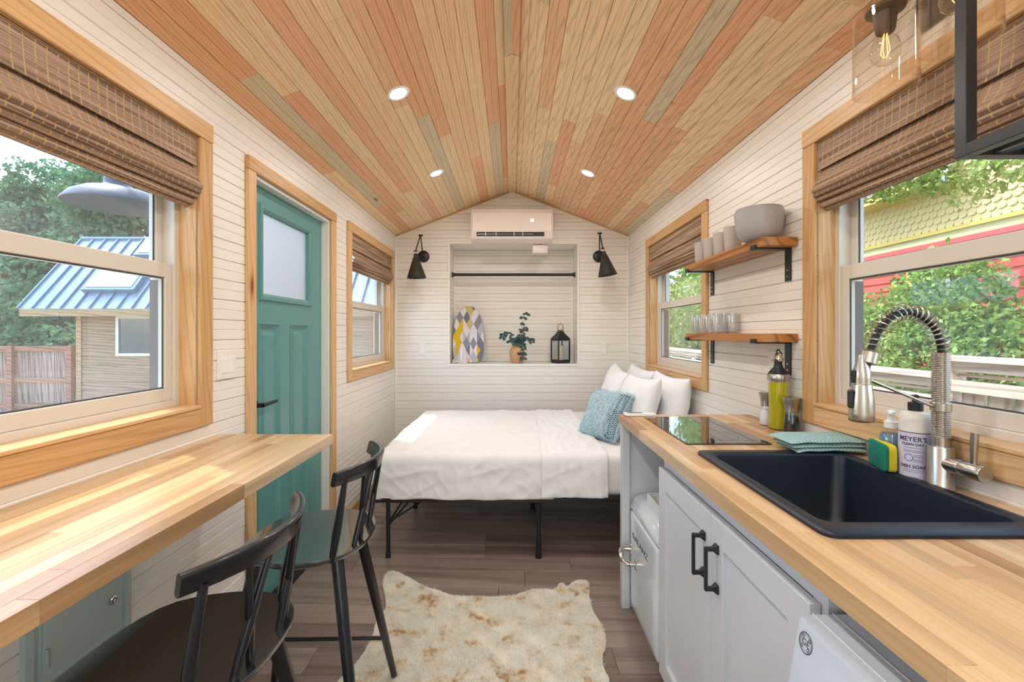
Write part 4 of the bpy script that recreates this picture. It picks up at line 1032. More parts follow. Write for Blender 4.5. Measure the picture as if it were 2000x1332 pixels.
# ---------------- recessed ceiling lamps ----------------
def downlight(x, y, label):
    s = 1 if x > 0 else -1; z = ZR-SL*abs(x)
    n = Vector((-s*sa, 0, -ca)); u = Vector((0, 1, 0)); v = n.cross(u)
    M = Matrix((u, v, n)).transposed().to_4x4(); M.translation = Vector((x, y, z))
    r = thing('recessed_light', label, 'ceiling light', (x, y, z), group='recessed ceiling lights')
    obj('trim_ring', MB().lathe([(.058, -.002), (.058, .003), (.050, .006), (.044, .003), (.044, .001)], 32, mat=M, capt=False), 'whiteplastic', r, smooth=True)
    obj('lens', MB().lathe([(.0445, .001), (.0445, .0032), (.001, .0035)], 32, mat=M), 'lens', r, smooth=True, label='softly lit white lens')
    ld = bpy.data.lights.new('downlight', 'AREA'); ld.shape = 'DISK'; ld.size = .085; ld.energy = LAMP_W; ld.color = (1, .985, .96)
    lo = bpy.data.objects.new('downlight', ld); COL.objects.link(lo); lo.parent = r
    lo.matrix_local = Matrix.Translation(-Vector((x, y, z))) @ (Matrix.Translation(n*.006) @ M @ Matrix.Rotation(PI, 4, 'X'))
MAT['lens'] = emis('lamp_lens', (1, .97, .94, 1), 1.0)
dl = {(.563, 2.254): ('right', 'nearer'), (.563, 3.38): ('right', 'farther')}
for x, y in LIGHTS:
    for s in (-1, 1):
        sd_ = 'right' if s > 0 else 'left'
        lab = {2.254: 'larger-looking nearer recessed light on the %s ceiling slope', 3.38: 'farther recessed light toward the bed on the %s ceiling slope'}.get(y, {1.128: 'recessed light on the %s slope just ahead of the camera, above the frame', 0.0: 'recessed light on the %s slope straight above the camera'}.get(y, 'rearmost recessed light on the %s slope, behind the camera'))
        downlight(s*x, y, lab % sd_)

# ---------------- glass sconce over the right window ----------------
MAT['bulbglass'] = glass_clear('bulb_glass', (.97, .95, .92, 1), 1.3, .02)
MAT['shadeglass'] = glass_clear('lamp_shade_glass', (.97, .95, .92, 1), 1.1, .01)
MAT['bronze'] = paint('brown_bakelite', '#4d4034', .4, .08)
MAT['filament'] = emis('filament', (1, .66, .28, 1), 1.0)
vl = thing('vanity_light', 'black wall light with clear glass shades above the right window', 'wall lamp', (XW, 1.09, 2.2))
obj('back_plate', MB().box(XW-.014, XW-.0005, .895, 1.285, 2.147, 2.235, .004), 'black', vl)
for yy in (1.185, .99):
    X_ = .972
    s_ = obj('arm', MB().tube(catmull([(XW-.012, yy, 2.215), (XW-.06, yy, 2.235), (X_+.05, yy, 2.225), (X_+.012, yy, 2.178), (X_, yy, 2.165)], 6), .007, 10).lathe([(.009, 0), (.016, .002), (.018, .012), (.009, .016)], 16, c=(X_, yy, 2.156)), 'black', vl, smooth=True)
    obj('socket', MB().lathe([(.018, -.06), (.021, -.056), (.026, -.01), (.042, -.004), (.044, .002), (.01, .004)], 26, c=(X_, yy, 2.150)), 'bronze', vl, smooth=True)
    g = obj('glass_shade', MB().lathe([(.02, .0), (.055, -.001), (.066, -.006), (.069, -.018), (.070, -.21), (.0685, -.21), (.0675, -.018), (.064, -.008), (.054, -.003), (.02, -.002)], 40, c=(X_, yy, 2.152), capb=False, capt=False), 'shadeglass', vl, smooth=True)
    b_ = obj('bulb', MB().lathe([(.011, -.058), (.015, -.066), (.028, -.083), (.034, -.106), (.030, -.126), (.017, -.139), (.002, -.142)], 24, c=(X_, yy, 2.150)), 'bulbglass', vl, smooth=True)
    m = MB()
    for k in range(4):
        a = k*PI/2+.4; c_, s2 = math.cos(a), math.sin(a); m.tube([(X_+c_*.004, yy+s2*.004, 2.088), (X_+c_*.011, yy+s2*.011, 2.04), (X_+c_*.003, yy+s2*.003, 2.026)], .0011, 5)
    obj('filament', m, 'filament', b_)

# ---------------- black steel hanging frame at right ----------------
hf = thing('hanging_frame_shelf', 'black square-tube steel frame hanging at the right above the sink', 'shelf frame', (.98, .6, 1.634))
fx0, fx1, fy0_, fy1_, fz0, tb = .822, XW-.003, .34, .846, 1.632, .0215
for (x, y) in ((fx0, fy1_-tb), (fx0, fy0_), (fx1-tb, fy1_-tb), (fx1-tb, fy0_)):
    zt = ZR-SL*(x+tb)-.006
    obj('post', MB().box(x, x+tb, y, y+tb, fz0, zt, .001), 'black', hf)
for x in (fx0, fx1-tb): obj('rail', MB().box(x, x+tb, fy0_+tb, fy1_-tb, fz0, fz0+tb, .001), 'black', hf)
for y in (fy1_-tb, fy0_): obj('rail', MB().box(fx0+tb, fx1-tb, y, y+tb, fz0, fz0+tb, .001), 'black', hf)
for k in range(5):
    x = fx0+.05+k*.052; obj('shelf_bar', MB().box(x, x+.012, fy0_+tb, fy1_-tb, fz0+.004, fz0+.012), 'black', hf)

# unseen glowing globe added behind the camera to brighten the ceiling
gp = thing('added_globe', 'white glowing globe added unseen behind the camera to brighten the ceiling', 'added fill lamp', (0, -.85, 2.1))
MAT['globe'] = emis('added_globe_glow', (1, .975, .94, 1), 9.0)
obj('globe', MB().lathe([(.02, .14), (.06, .127), (.105, .09), (.135, .04), (.14, 0), (.135, -.04), (.105, -.09), (.06, -.127), (.01, -.14)], 24, c=(0, -.85, 2.1)), 'globe', gp, smooth=True)
obj('cord', MB().tube([(0, -.85, 2.24), (0, -.85, ZR-.012)], .003, 6), 'black', gp)
# ---------------- bed ----------------
BX0, BX1, BY0, BY1 = -.80, 1.135, 2.65, 4.15
bf = thing('bed_frame', 'black metal platform bed frame under the mattress', 'bed', (.15, 3.4, 0))
ZT = .352
obj('side_rail', MB().box(BX0-.02, BX1, BY0-.012, BY0+.018, ZT-.028, ZT, .002), 'black', bf)
obj('side_rail', MB().box(BX0-.02, BX1, BY1-.018, BY1+.012, ZT-.028, ZT, .002), 'black', bf)
for x in (BX0-.02, .14, BX1-.03): obj('cross_rail', MB().box(x, x+.03, BY0+.018, BY1-.018, ZT-.028, ZT, .002), 'black', bf)
for k in range(16):
    x = BX0+.06+k*.118
    if abs(x-.14) > .03: obj('slat', MB().box(x, x+.012, BY0+.018, BY1-.018, ZT-.012, ZT-.001), 'black', bf)
for x in (-.722, .14, 1.06):
    for y in (BY0+.005, (BY0+BY1)/2, BY1-.005):
        if x == .14: obj('leg', MB().tube([(x+.015, y, ZT-.028), (x+.015, y, .12), (x+.015, y, .118), (x+.015, y, .012), (x+.015, y, .011), (x+.015, y, 0)], [.013, .013, .016, .016, .02, .02], 12), 'black', bf, smooth=True)
        else: obj('leg', MB().tube([(x, y, ZT-.028), (x, y, .03), (x, y, .028), (x, y, 0)], [.0125, .0125, .015, .015], 12), 'black', bf, smooth=True)
    if x != .14:
        obj('end_bar', MB().tube([(x, BY0+.01, .2), (x, BY1-.01, .2)], .007, 8), 'black', bf, smooth=True)
for x, s in ((-.722, 1), (1.06, -1)):
    for y in (BY0+.01, BY1-.01): obj('brace', MB().tube([(x, y, .19), (x+s*.05, y, .245), (x+s*.125, y, ZT-.02)], .0075, 8), 'black', bf, smooth=True)
    obj('brace', MB().tube([(x, BY0+.02, .2), (x+s*.3, BY0+.3, ZT-.03)], .005, 6), 'black', bf, smooth=True)
MT = .597
def rbox(x0, x1, y0, y1, z0, z1, r, n=5):
    L = []
    for k in range(n+1):
        a = PI/2*k/n; i = r*(1-math.sin(a)); L.append(rrect((x0+x1)/2, (y0+y1)/2, x1-x0-2*i, y1-y0-2*i, .07-min(i, .04), z0+r*(1-math.cos(a)), 6))
    for k in range(n+1):
        a = PI/2*k/n; i = r*(1-math.cos(a)); L.append(rrect((x0+x1)/2, (y0+y1)/2, x1-x0-2*i, y1-y0-2*i, .07-min(i, .04), z1-r*(1-math.sin(a)), 6))
    return MB().loft(L)
mt = thing('mattress', 'white-sheeted mattress on the black bed frame', 'mattress', (.17, 3.4, ZT))
obj('fitted_sheet', rbox(BX0+.005, BX1-.005, BY0, BY1, ZT+.001, MT, .045), 'sheet', mt, smooth=True, sharp=70)
def cloth(x0, x1, yover, zt, hemf, hemb, amp, seed, nu, nv, left=False, thick=.004, folds=0, wscale=1, xr=None, flare=.012):
    """cloth over the bed: u along x, v across the bed; drops over the front and back edges"""
    ye0, ye1 = BY0-yover, BY1+yover; r = .05; xe = BX0-.008
    topw = ye1-ye0; total = hemf+topw+hemb
    def wrap(t, e, sgn):    # t = distance beyond the edge start; returns offset, drop
        if t <= 0: return 0, 0
        q = t/r
        if q < PI/2: return r*math.sin(q), r*(1-math.cos(q))
        return r, r+(t-r*PI/2)
    def f(u, v):
        tv = -hemf+total*v; tu = None
        y = ye0+r+0
        a = tv; yy = ye0+r; dropv = 0
        if a < r: o, dropv = wrap(r-a, 0, 0); y = ye0+r-o
        elif a > topw-r: o, dropv = wrap(a-(topw-r), 0, 0); y = ye1-r+o
        else: y = ye0+a
        x = x0+(x1-x0)*u; dropu = 0
        if xr: x += xr*(1-v)*0
        if left:
            s = x-(xe+r)
            if s < 0: o, dropu = wrap(-s, 0, 0); x = xe+r-o
        drop = max(dropv, dropu) if min(dropv, dropu) < .001 else (dropv**4+dropu**4)**.25
        crown = .006*math.sin(PI*min(1, max(0, (y-BY0)/(BY1-BY0))))
        p = Vector((x, y, zt-drop+crown))
        N3 = lambda s_, k, ax=1.0, ay=1.0: noise.noise(Vector((x*s_*ax+seed, y*s_*ay+drop*s_*ay*.8, k+drop*s_)))
        w = (N3(3, 1)*.5+N3(7, 2)*.35+N3(15, 3)*.18)
        rid = (1-abs(noise.noise(Vector((x*5+drop*9+seed, (y-drop*1.2)*3.2, 4))))*2.2); rid = max(0, rid)**3
        rid2 = max(0, 1-abs(noise.noise(Vector((x*11-drop*6+seed, (y+drop)*7, 9))))*2.6)**2
        d = amp*(w+rid*.55+rid2*.3)
        if folds: d += folds*(.5+.5*math.sin(x*95+4*noise.noise(Vector((x*3, y*2, drop*3+seed)))*2.4))*.6
        side = min(1, drop/.08)
        fl = flare*min(1, drop/.22)*(0.6+.6*noise.noise(Vector((x*4+seed, 0, drop*3))))
        if dropv > .0:
            sg = -1 if tv < r else 1
            p.y += sg*(d*side*1.0+fl); p.z += d*(1-side)
        else: p.z += d
        if dropu > 0 and left: p.x -= (d*.8+fl*.7)*min(1, dropu/.06)
        if drop > .05: p.z += .010*noise.noise(Vector((x*5+seed, y*3, 7)))*min(1, drop/.2)
        return p
    m = MB(); m.grid(lambda u, v: tuple(f(u, v)), nu, nv)
    return m
def solid(o, t):
    md = o.modifiers.new('thickness', 'SOLIDIFY'); md.thickness = t; md.offset = 1
def up_normals(o):
    me = o.data
    if sum(p.normal.z*p.area for p in me.polygons) < 0: me.flip_normals()
cvm = cloth(-1.02, .24, .006, MT+.004, .235, .12, .011, 3.1, 150, 190, left=True)
cv = obj('bedspread', cvm, 'cover', smooth=True, sharp=180, recalc=False, label='creamy white bedspread covering the foot of the bed', cat='bedspread'); up_normals(cv); solid(cv, .003)
fsm = cloth(.170, .555, .012, MT+.010, .228, .05, .008, 9.7, 80, 180, folds=.0055, flare=.014)
# skew: the far end of the band starts further right
fsm.v = [(x+.05*min(1, max(0, (y-BY0)/1.5))*(1-(x-.17)/.45)-.03*min(1, max(0, (y-BY0)/1.5))*((x-.17)/.385), y, z) for x, y, z in fsm.v]
fs = obj('top_sheet', fsm, 'sheet', smooth=True, sharp=180, recalc=False, label='rumpled white top sheet folded back across the middle of the bed', cat='sheet'); up_normals(fs); solid(fs, .003)
# ---------------- pillows ----------------
def pillow_mb(w, h, t, seed, rib=0, n=44, pinch=.10, crease=.010):
    m = MB()
    def f(u, v, sgn):
        a, b = 2*u-1, 2*v-1
        T = ((1-abs(a)**2.6)*(1-abs(b)**2.6)); T = max(0, T)**.5
        x = a*w/2*(1-pinch*math.cos(b*PI/2)); y = b*h/2*(1-pinch*math.cos(a*PI/2))
        nz = noise.noise(Vector((x*7+seed, y*7, sgn*3)))*crease*2.0+noise.noise(Vector((x*17+seed, y*14, sgn)))*crease*.7
        z = sgn*(t/2*T)+nz*min(1, T*2)
        if rib: z += sgn*rib*min(1, T*2)*(abs(math.sin(x*76))-.5)
        return (x, y, z)
    for sgn in (1, -1): m.grid(lambda u, v: f(u, v, sgn), n, n)
    return m
def place_pillow(name, mbv, mat, c, yaw_, tilt, roll=0, **kw):
    # local x -> world Y (length), local y -> up, local z -> toward -X
    B = Matrix(((0, 0, -1), (-1, 0, 0), (0, 1, 0))).to_4x4()
    R = Matrix.Translation(c) @ Matrix.Rotation(math.radians(yaw_), 4, 'Z') @ Matrix.Rotation(math.radians(tilt), 4, 'Y') @ Matrix.Rotation(math.radians(roll), 4, 'X') @ B
    q = MB(); q.add(mbv.v, mbv.f, R)
    # weld boundary duplicates
    me_o = obj(name, q, mat, smooth=True, sharp=180, **kw)
    bm = bmesh.new(); bm.from_mesh(me_o.data); bmesh.ops.remove_doubles(bm, verts=bm.verts[:], dist=.0004); bmesh.ops.recalc_face_normals(bm, faces=bm.faces[:]); bm.to_mesh(me_o.data); bm.free()
    return me_o
Pz = MT+.012
place_pillow('pillow', pillow_mb(.66, .44, .17, 1), 'pillow', (1.045, 3.08, Pz+.205), 0, 8, 0, label='plump white pillow against the right wall, nearest the counter', cat='pillow', group='white bed pillows')
place_pillow('pillow', pillow_mb(.66, .44, .17, 2), 'pillow', (1.045, 3.76, Pz+.205), 0, 8, 2, label='white pillow against the right wall in the far corner', cat='pillow', group='white bed pillows')
place_pillow('pillow', pillow_mb(.62, .44, .17, 3), 'pillow', (.848, 3.12, Pz+.195), 3, 16, -2, label='white pillow just behind the blue cushion, near row front', cat='pillow', group='white bed pillows')
place_pillow('pillow', pillow_mb(.64, .45, .17, 4), 'pillow', (.842, 3.79, Pz+.2), -3, 17, 4, label='white pillow leaning in front of the far corner pillow', cat='pillow', group='white bed pillows')
t = NT('blue_knit'); v = t.coords(False, (1, 1, 1)); f = t.noise(v, 70, 3); g = t.noise(v, 9, 2)
c = t.ramp(f, [(.3, '#8ba9b3'), (.5, '#a3bec6'), (.7, '#bfd3d8')]); t.col(c); t.set(Roughness=.95); t.bump(f, .35, .002); MAT['knit'] = t.m
MAT['knitdark'] = paint('blue_crochet', '#3f7486', .9, .2, nscale=30)
pt = thing('throw_cushion', 'blue knitted throw cushion with crochet edge leaning on the white pillows', 'cushion', (.64, 3.13, Pz))
def place_rel(mbv):
    B = Matrix(((0, 0, -1), (-1, 0, 0), (0, 1, 0))).to_4x4()
    R = Matrix.Translation((.632, 3.08, Pz+.145)) @ Matrix.Rotation(math.radians(30), 4, 'Z') @ Matrix.Rotation(math.radians(30), 4, 'Y') @ Matrix.Diagonal((.95, .84, .88, 1)) @ B
    q = MB(); q.add(mbv.v, mbv.f, R); return q, R
pm, RR = place_rel(pillow_mb(.44, .38, .16, 6, rib=.014, n=90, pinch=.03))
po = obj('cover', pm, 'knit', pt, smooth=True, sharp=180)
bm = bmesh.new(); bm.from_mesh(po.data); bmesh.ops.remove_doubles(bm, verts=bm.verts[:], dist=.0004); bmesh.ops.recalc_face_normals(bm, faces=bm.faces[:]); bm.to_mesh(po.data); bm.free()
# crochet lattice band along the near edge + fringe all round
def surf(a, b, sgn=1, off=.004):
    w, h, t_ = .44, .38, .16
    T = max(0, (1-abs(a)**2.6)*(1-abs(b)**2.6))**.5
    return Vector((a*w/2*(1-.03*math.cos(b*PI/2)), b*h/2*(1-.03*math.cos(a*PI/2)), sgn*(t_/2*T+off)))
m = MB(); m.grid(lambda u, v: tuple(surf(.60+.35*u, -.95+1.9*v, 1, .0075)), 8, 30)
q = MB(); q.add(m.v, m.f, RR); obj('crochet_backing', q, 'knitdark', pt, smooth=True, label='darker blue openwork along the near edge')
m = MB()
def strand(p0, p1, n=10): m.tube([surf(p0[0]+(p1[0]-p0[0])*k/n, p0[1]+(p1[1]-p0[1])*k/n, 1, .012) for k in range(n+1)], .0032, 5)
for k in range(22):
    b = -.95+k*.085
    for a0, a1 in ((.62, .93), (.93, .62)):
        if b+.17 < .97: strand((a0, b), (a1, b+.17), 5)
for a in (.61, .94): strand((a, -.95), (a, .95), 22)
q = MB(); q.add(m.v, m.f, RR); obj('crochet_band', q, 'knit', pt, smooth=True, kind='stuff')
m = MB(); rg = random.Random(2)
for side in range(4):
    for k in range(46):
        t_ = -1+2*(k+.5)/46
        e, dr_ = {0: ((t_, 1), (0, 1)), 1: ((t_, -1), (0, -1)), 2: ((1, t_), (1, 0)), 3: ((-1, t_), (-1, 0))}[side]
        p = surf(e[0]*.995, e[1]*.995, 1, 0); L_ = rg.uniform(.014, .028) if side != 1 else .01
        d_ = Vector((dr_[0], dr_[1], 0)); m.tube([p, p+d_*L_*.6+Vector((rg.uniform(-.003, .003), 0, rg.uniform(-.003, .003))), p+d_*L_+Vector((rg.uniform(-.005, .005), 0, rg.uniform(-.005, .005)))], [.0026, .002, .001], 4)
q = MB(); q.add(m.v, m.f, RR); obj('fringe', q, 'knit', pt, kind='stuff')

# ---------------- rug ----------------
px_poly = [(757, 1119), (775, 1120), (800, 1131), (830, 1148), (862, 1158), (890, 1167), (930, 1167), (965, 1168), (1000, 1166), (1020, 1160), (1045, 1153), (1075, 1155), (1085, 1153), (1091, 1144), (1099, 1141), (1107, 1149), (1118, 1140), (1132, 1136), (1147, 1138), (1151, 1150), (1151, 1170), (1158, 1195), (1170, 1215), (1180, 1238), (1184, 1262), (1176, 1285), (1180, 1310), (1190, 1330), (1185, 1362), (1178, 1400), (1170, 1440), (1100, 1470), (1000, 1480), (900, 1475), (790, 1470), (720, 1440), (660, 1400), (640, 1370), (660, 1335), (690, 1305), (712, 1275), (728, 1243), (733, 1222), (743, 1205), (753, 1190), (752, 1165), (748, 1140)]
def fl(px, py): h = EYE/(py-650); return ((px-1000)*h, 889*h)
poly = catmull([(*fl(a, b), 0) for a, b in px_poly+px_poly[:1]], 3)[:-1]
P2 = np.array([(p.x, p.y) for p in poly]); PN = np.roll(P2, -1, 0)
def inside(Q):
    x, y = Q[:, 0][:, None], Q[:, 1][:, None]; a, b = P2[None, :, 1] > y, PN[None, :, 1] > y
    xi = (PN[None, :, 0]-P2[None, :, 0])*(y-P2[None, :, 1])/(PN[None, :, 1]-P2[None, :, 1]+1e-12)+P2[None, :, 0]
    return ((a != b) & (x < xi)).sum(1) % 2 == 1
t = NT('cream_fur'); v = t.coords(False, (1, 1, .0))
b1 = t.noise(v, 9, 4, .65, .6); b2 = t.noise(v, 45, 3, .6); f = t.math('ADD', t.math('MULTIPLY', b1, .75), t.math('MULTIPLY', b2, .25))
t.col(t.ramp(f, [(.50, '#fffdf6'), (.57, '#fdf6e8'), (.62, '#ebd4ae'), (.68, '#d2aa78')])); fc_ = [l for l in t.t.links if l.to_node == t.b][0].from_socket; t.n.remove(t.b); d_ = t.N('BsdfDiffuse'); tr_ = t.N('BsdfTranslucent'); mx_ = t.N('MixShader'); mx_.inputs[0].default_value = .42
t.l(fc_, d_.inputs[0]); t.l(fc_, tr_.inputs[0]); t.l(d_.outputs[0], mx_.inputs[1]); t.l(tr_.outputs[0], mx_.inputs[2]); t.l(mx_.outputs[0], t.out.inputs[0]); MAT['fur'] = t.m
rug = thing('faux_fur_rug', 'cream and tan faux cowhide rug on the dark plank floor', 'rug', (-.05, 1.9, 0))
m = MB(); n = len(poly); m.add([(p.x, p.y, .0008) for p in poly]+[(p.x, p.y, .007) for p in poly], [tuple(range(n, 2*n))]+[tuple(range(n-1, -1, -1))]+[(k, (k+1) % n, n+(k+1) % n, n+k) for k in range(n)])
obj('backing', m, 'fur', rug)
rs = np.random.RandomState(4); lo, hi = P2.min(0), P2.max(0)
Q = rs.uniform(lo, hi, (260000, 2)); Q = Q[inside(Q)]; K = len(Q)
def vfield(Q, s, k):
    return np.sin(Q[:, 0]*s+k)*np.cos(Q[:, 1]*s*1.3+k*2)+.5*np.sin(Q[:, 0]*s*2.3+Q[:, 1]*s*1.7+k)
ang = -PI/2+.8*vfield(Q, 3.1, 1)+.7*vfield(Q, 26, 2)+rs.normal(0, .9, K); Lh = rs.uniform(.010, .019, K); 
dx, dy = np.cos(ang), np.sin(ang); lean = rs.uniform(.3, .9, K); hgt = Lh*rs.uniform(.35, .8, K)
wd = .0012
base = np.c_[Q, np.full(K, .006)]; perp = np.c_[-dy, dx, np.zeros(K)]*wd
tip = base+np.c_[dx*Lh*lean, dy*Lh*lean, hgt]
V = np.stack([base-perp, base+perp, tip], 1).reshape(-1, 3); F_ = np.arange(3*K).reshape(-1, 3)
raw('fur', V, F_, 'fur', rug, kind='stuff')

# ---------------- things in the niche ----------------
t = NT('triangle_fabric'); v = t.coords(False, (1, 1, 1)); sp_ = t.N('SeparateXYZ'); t.l(v, sp_.inputs[0])
A = t.math('ADD', t.math('MULTIPLY', sp_.outputs[0], 14.0), t.math('MULTIPLY', sp_.outputs[2], 7.5)); B_ = t.math('SUBTRACT', t.math('MULTIPLY', sp_.outputs[2], 7.5), t.math('MULTIPLY', sp_.outputs[0], 14.0)); C_ = t.math('MULTIPLY', sp_.outputs[0], 14.0)
cx_ = t.N('CombineXYZ'); t.l(t.math('FLOOR', A), cx_.inputs[0]); t.l(t.math('FLOOR', B_), cx_.inputs[1]); t.l(t.math('FLOOR', C_), cx_.inputs[2])
wnz = t.N('TexWhiteNoise'); t.l(cx_.outputs[0], wnz.inputs[0])
t.col(t.ramp(wnz.outputs['Value'], [(0, '#d9d6dc'), (.3, '#d8b422'), (.47, '#8c8a93'), (.62, '#b7b3ba'), (.8, '#dcd9e0'), (.92, '#747484')], 'CONSTANT')); t.set(Roughness=.85); MAT['tri'] = t.m
ib = thing('ironing_board', 'tabletop ironing board with grey and yellow triangles leaning in the niche', 'ironing board', (-.43, 4.7, NZ0))
def ib_loop(y, k):
    out = []; H, Wd = .575, .158
    for i in range(48):
        a = 2*PI*i/48; s_, c_ = math.sin(a), math.cos(a)
        if s_ > 0: x, z = Wd*abs(c_)**.75*(1 if c_ > 0 else -1), .25+.325*s_**.9
        else: x, z = Wd*abs(c_)**.35*(1 if c_ > 0 else -1), .25-.25*abs(s_)**.5
        x *= 1-.25*max(0, (z-.25)/.325)**2*.4
        z0 = .2875+(z-.2875)*k
        out.append((-.445+x*k, 4.60+y+z0*.17, NZ0+.003+z0))
    return out
obj('padded_cover', MB().loft([ib_loop(-.006, .93), ib_loop(-.012, .98), ib_loop(0, 1), ib_loop(.012, .98), ib_loop(.014, .9)]), 'tri', ib, smooth=True, sharp=60, label='grey, white and yellow triangle print cover')
obj('folded_leg', MB().tube([(-.54, 4.665, NZ0+.12), (-.54, 4.71, NZ0+.42)], .006, 8).tube([(-.36, 4.665, NZ0+.12), (-.36, 4.71, NZ0+.42)], .006, 8), 'chrome', ib)
MAT['lav'] = paint('pale_lavender_plastic', '#dcd2dd', .3, .02)
ir = thing('steam_iron', 'white and lavender iron standing upright before the ironing board', 'iron', (-.505, 4.6, NZ0))
def irl(z, w_, d0, d1): return [(-.505+a, (d0+d1)/2+4.60+b, NZ0+z) for a, b, _ in rrect(0, 0, w_, d1-d0, min(w_, d1-d0)*.42, 0, 4)]
obj('soleplate', MB().loft([irl(.0, .12, .035, .045), irl(.06, .118, .035, .045), irl(.14, .08, .033, .043), irl(.195, .03, .03, .04), irl(.205, .012, .032, .038)]), 'chrome', ir, smooth=True)
obj('body', MB().loft([irl(.001, .115, -.035, .033), irl(.05, .11, -.03, .033), irl(.10, .095, -.012, .031), irl(.15, .066, .0, .03), irl(.19, .03, .012, .03), irl(.2, .012, .02, .028)]), 'lav', ir, smooth=True)
obj('handle', MB().tube([(-.505, 4.572, NZ0+.012), (-.505, 4.545, NZ0+.03), (-.505, 4.545, NZ0+.11), (-.505, 4.585, NZ0+.155)], [.012, .013, .013, .010], 12), 'whiteplastic', ir, smooth=True)
obj('cord', MB().tube(catmull([(-.52, 4.57, NZ0+.012), (-.57, 4.555, NZ0+.02), (-.59, 4.56, NZ0+.03), (-.575, 4.59, NZ0+.035), (-.555, 4.57, NZ0+.02), (-.585, 4.55, NZ0+.008), (-.6, 4.58, NZ0+.02)], 6), .006, 7), 'bottlewhite', ir, smooth=True)
MAT['clay'] = paint('tan_clay', '#c39a6c', .6, .12, nscale=18)
vx, vy = .052, 4.62
va = thing('vase', 'round tan clay vase in the middle of the niche', 'vase', (vx, vy, NZ0))
obj('body', MB().lathe([(.048, 0), (.055, .003), (.068, .03), (.076, .07), (.077, .11), (.068, .145), (.045, .168), (.028, .175), (.026, .195), (.03, .2), (.024, .197), (.022, .175)], 32, c=(vx, vy, NZ0+.001)), 'clay', va, smooth=True)
m = MB()
for k in range(7):
    a0 = -PI/2+.02+k*.09; zz = .098+.008*math.sin(k*2)
    m.tube([(vx+.0785*math.cos(a0+.03), vy+.0785*math.sin(a0+.03), NZ0+zz-.012), (vx+.0785*math.cos(a0+.05), vy+.0785*math.sin(a0+.05), NZ0+zz), (vx+.0775*math.cos(a0+.06), vy+.0775*math.sin(a0+.06), NZ0+zz+.012)], .004, 5)
obj('painted_mark', m, 'dark', va)
eu = thing('eucalyptus_sprigs', 'dark green eucalyptus sprigs standing in the clay vase', 'branch', (vx, vy, NZ0+.18))
MAT['euca'] = paint('eucalyptus_green', '#34504f', .55, .35, nscale=25); MAT['stem'] = paint('brown_stem', '#4a3a30', .7)
rg = random.Random(8)
stems = [[(0, 0, 0), (.03, -.01, .1), (.05, -.01, .22), (.07, 0, .31), (.11, 0, .335)], [(0, 0, 0), (-.03, -.03, .07), (-.08, -.04, .14), (-.13, -.05, .13), (-.15, -.05, .09)], [(0, 0, 0), (.04, -.03, .05), (.09, -.05, .09), (.13, -.06, .08), (.15, -.06, .05)],
         [(0, 0, 0), (.03, -.04, .03), (.06, -.07, .01), (.065, -.08, -.07), (.06, -.08, -.12)], [(0, 0, 0), (-.02, -.03, .06), (-.05, -.05, .08), (-.075, -.05, .05)], [(0, 0, 0), (.01, -.04, .08), (.03, -.05, .12), (.05, -.06, .11)], [(0, 0, 0), (.04, -.03, .10), (.075, -.04, .16), (.085, -.04, .20)], [(0, 0, 0), (-.03, -.05, .05), (-.02, -.07, .03)]]
for si, S_ in enumerate(stems):
    path = catmull([(vx+a, vy+b, NZ0+.17+c_) for a, b, c_ in S_], 5)
    so_ = obj('stem', MB().tube(path, .0016, 5), 'stem', eu)
    for k in range(4 if si else 8, len(path), 2 if si != 0 else 3):
        for s_ in (-1, 1):
            p = path[k]; an = rg.uniform(0, 2*PI); dn = Vector((s_*rg.uniform(.4, 1), rg.uniform(-.5, .3), rg.uniform(-1, .1))).normalized(); L_ = rg.uniform(.032, .05); w_ = L_*.36
            sd2 = dn.cross(Vector((rg.uniform(-.3, .3), -1, rg.uniform(-.3, .3)))).normalized(); nn2 = dn.cross(sd2)
            pts = [p, p+dn*L_*.3+sd2*w_*.8, p+dn*L_*.7+sd2*w_*.85, p+dn*L_, p+dn*L_*.7-sd2*w_*.85, p+dn*L_*.3-sd2*w_*.8, p+dn*L_*.5+nn2*.004]
            q = MB(); q.add(pts, [(0, 1, 6), (1, 2, 6), (2, 3, 6), (3, 4, 6), (4, 5, 6), (5, 0, 6)]); obj('leaf', q, 'euca', eu, smooth=True)
# lantern
lx, ly = .492, 4.63
ln = thing('candle_lantern', 'black metal candle lantern at the right end of the niche', 'lantern', (lx, ly, NZ0))
RL = Matrix.Translation((lx, ly, NZ0+.001)) @ Matrix.Rotation(math.radians(28), 4, 'Z')
hw = .066
obj('base', MB().box(-hw-.004, hw+.004, -hw-.004, hw+.004, 0, .02, .002, mat=RL), 'black', ln)
for sx in (-1, 1):
    for sy in (-1, 1): obj('post', MB().box(sx*hw-.006, sx*hw+.006, sy*hw-.006, sy*hw+.006, .02, .225, .001, mat=RL), 'black', ln)
m = MB()
obj('top_frame', MB().box(-hw-.004, hw+.004, -hw-.004, hw+.004, .225, .238, .002, mat=RL), 'black', ln)
obj('roof', MB().loft([[(a*s_, b*s_, z) for a, b in ((-1, -1), (1, -1), (1, 1), (-1, 1))] for s_, z in ((hw+.008, .238), (hw+.008, .242), (.028, .305), (.028, .318))], mat=RL), 'black', ln)
for k in range(4):
    Rk = RL @ Matrix.Rotation(k*PI/2, 4, 'Z'); obj('pane', MB().box(-hw+.006, hw-.006, -hw-.001, -hw+.001, .02, .225, mat=Rk), 'clear', ln)
    obj('lower_rail', MB().box(-hw+.006, hw-.006, -hw-.004, -hw+.004, .02, .032, mat=Rk), 'black', ln)
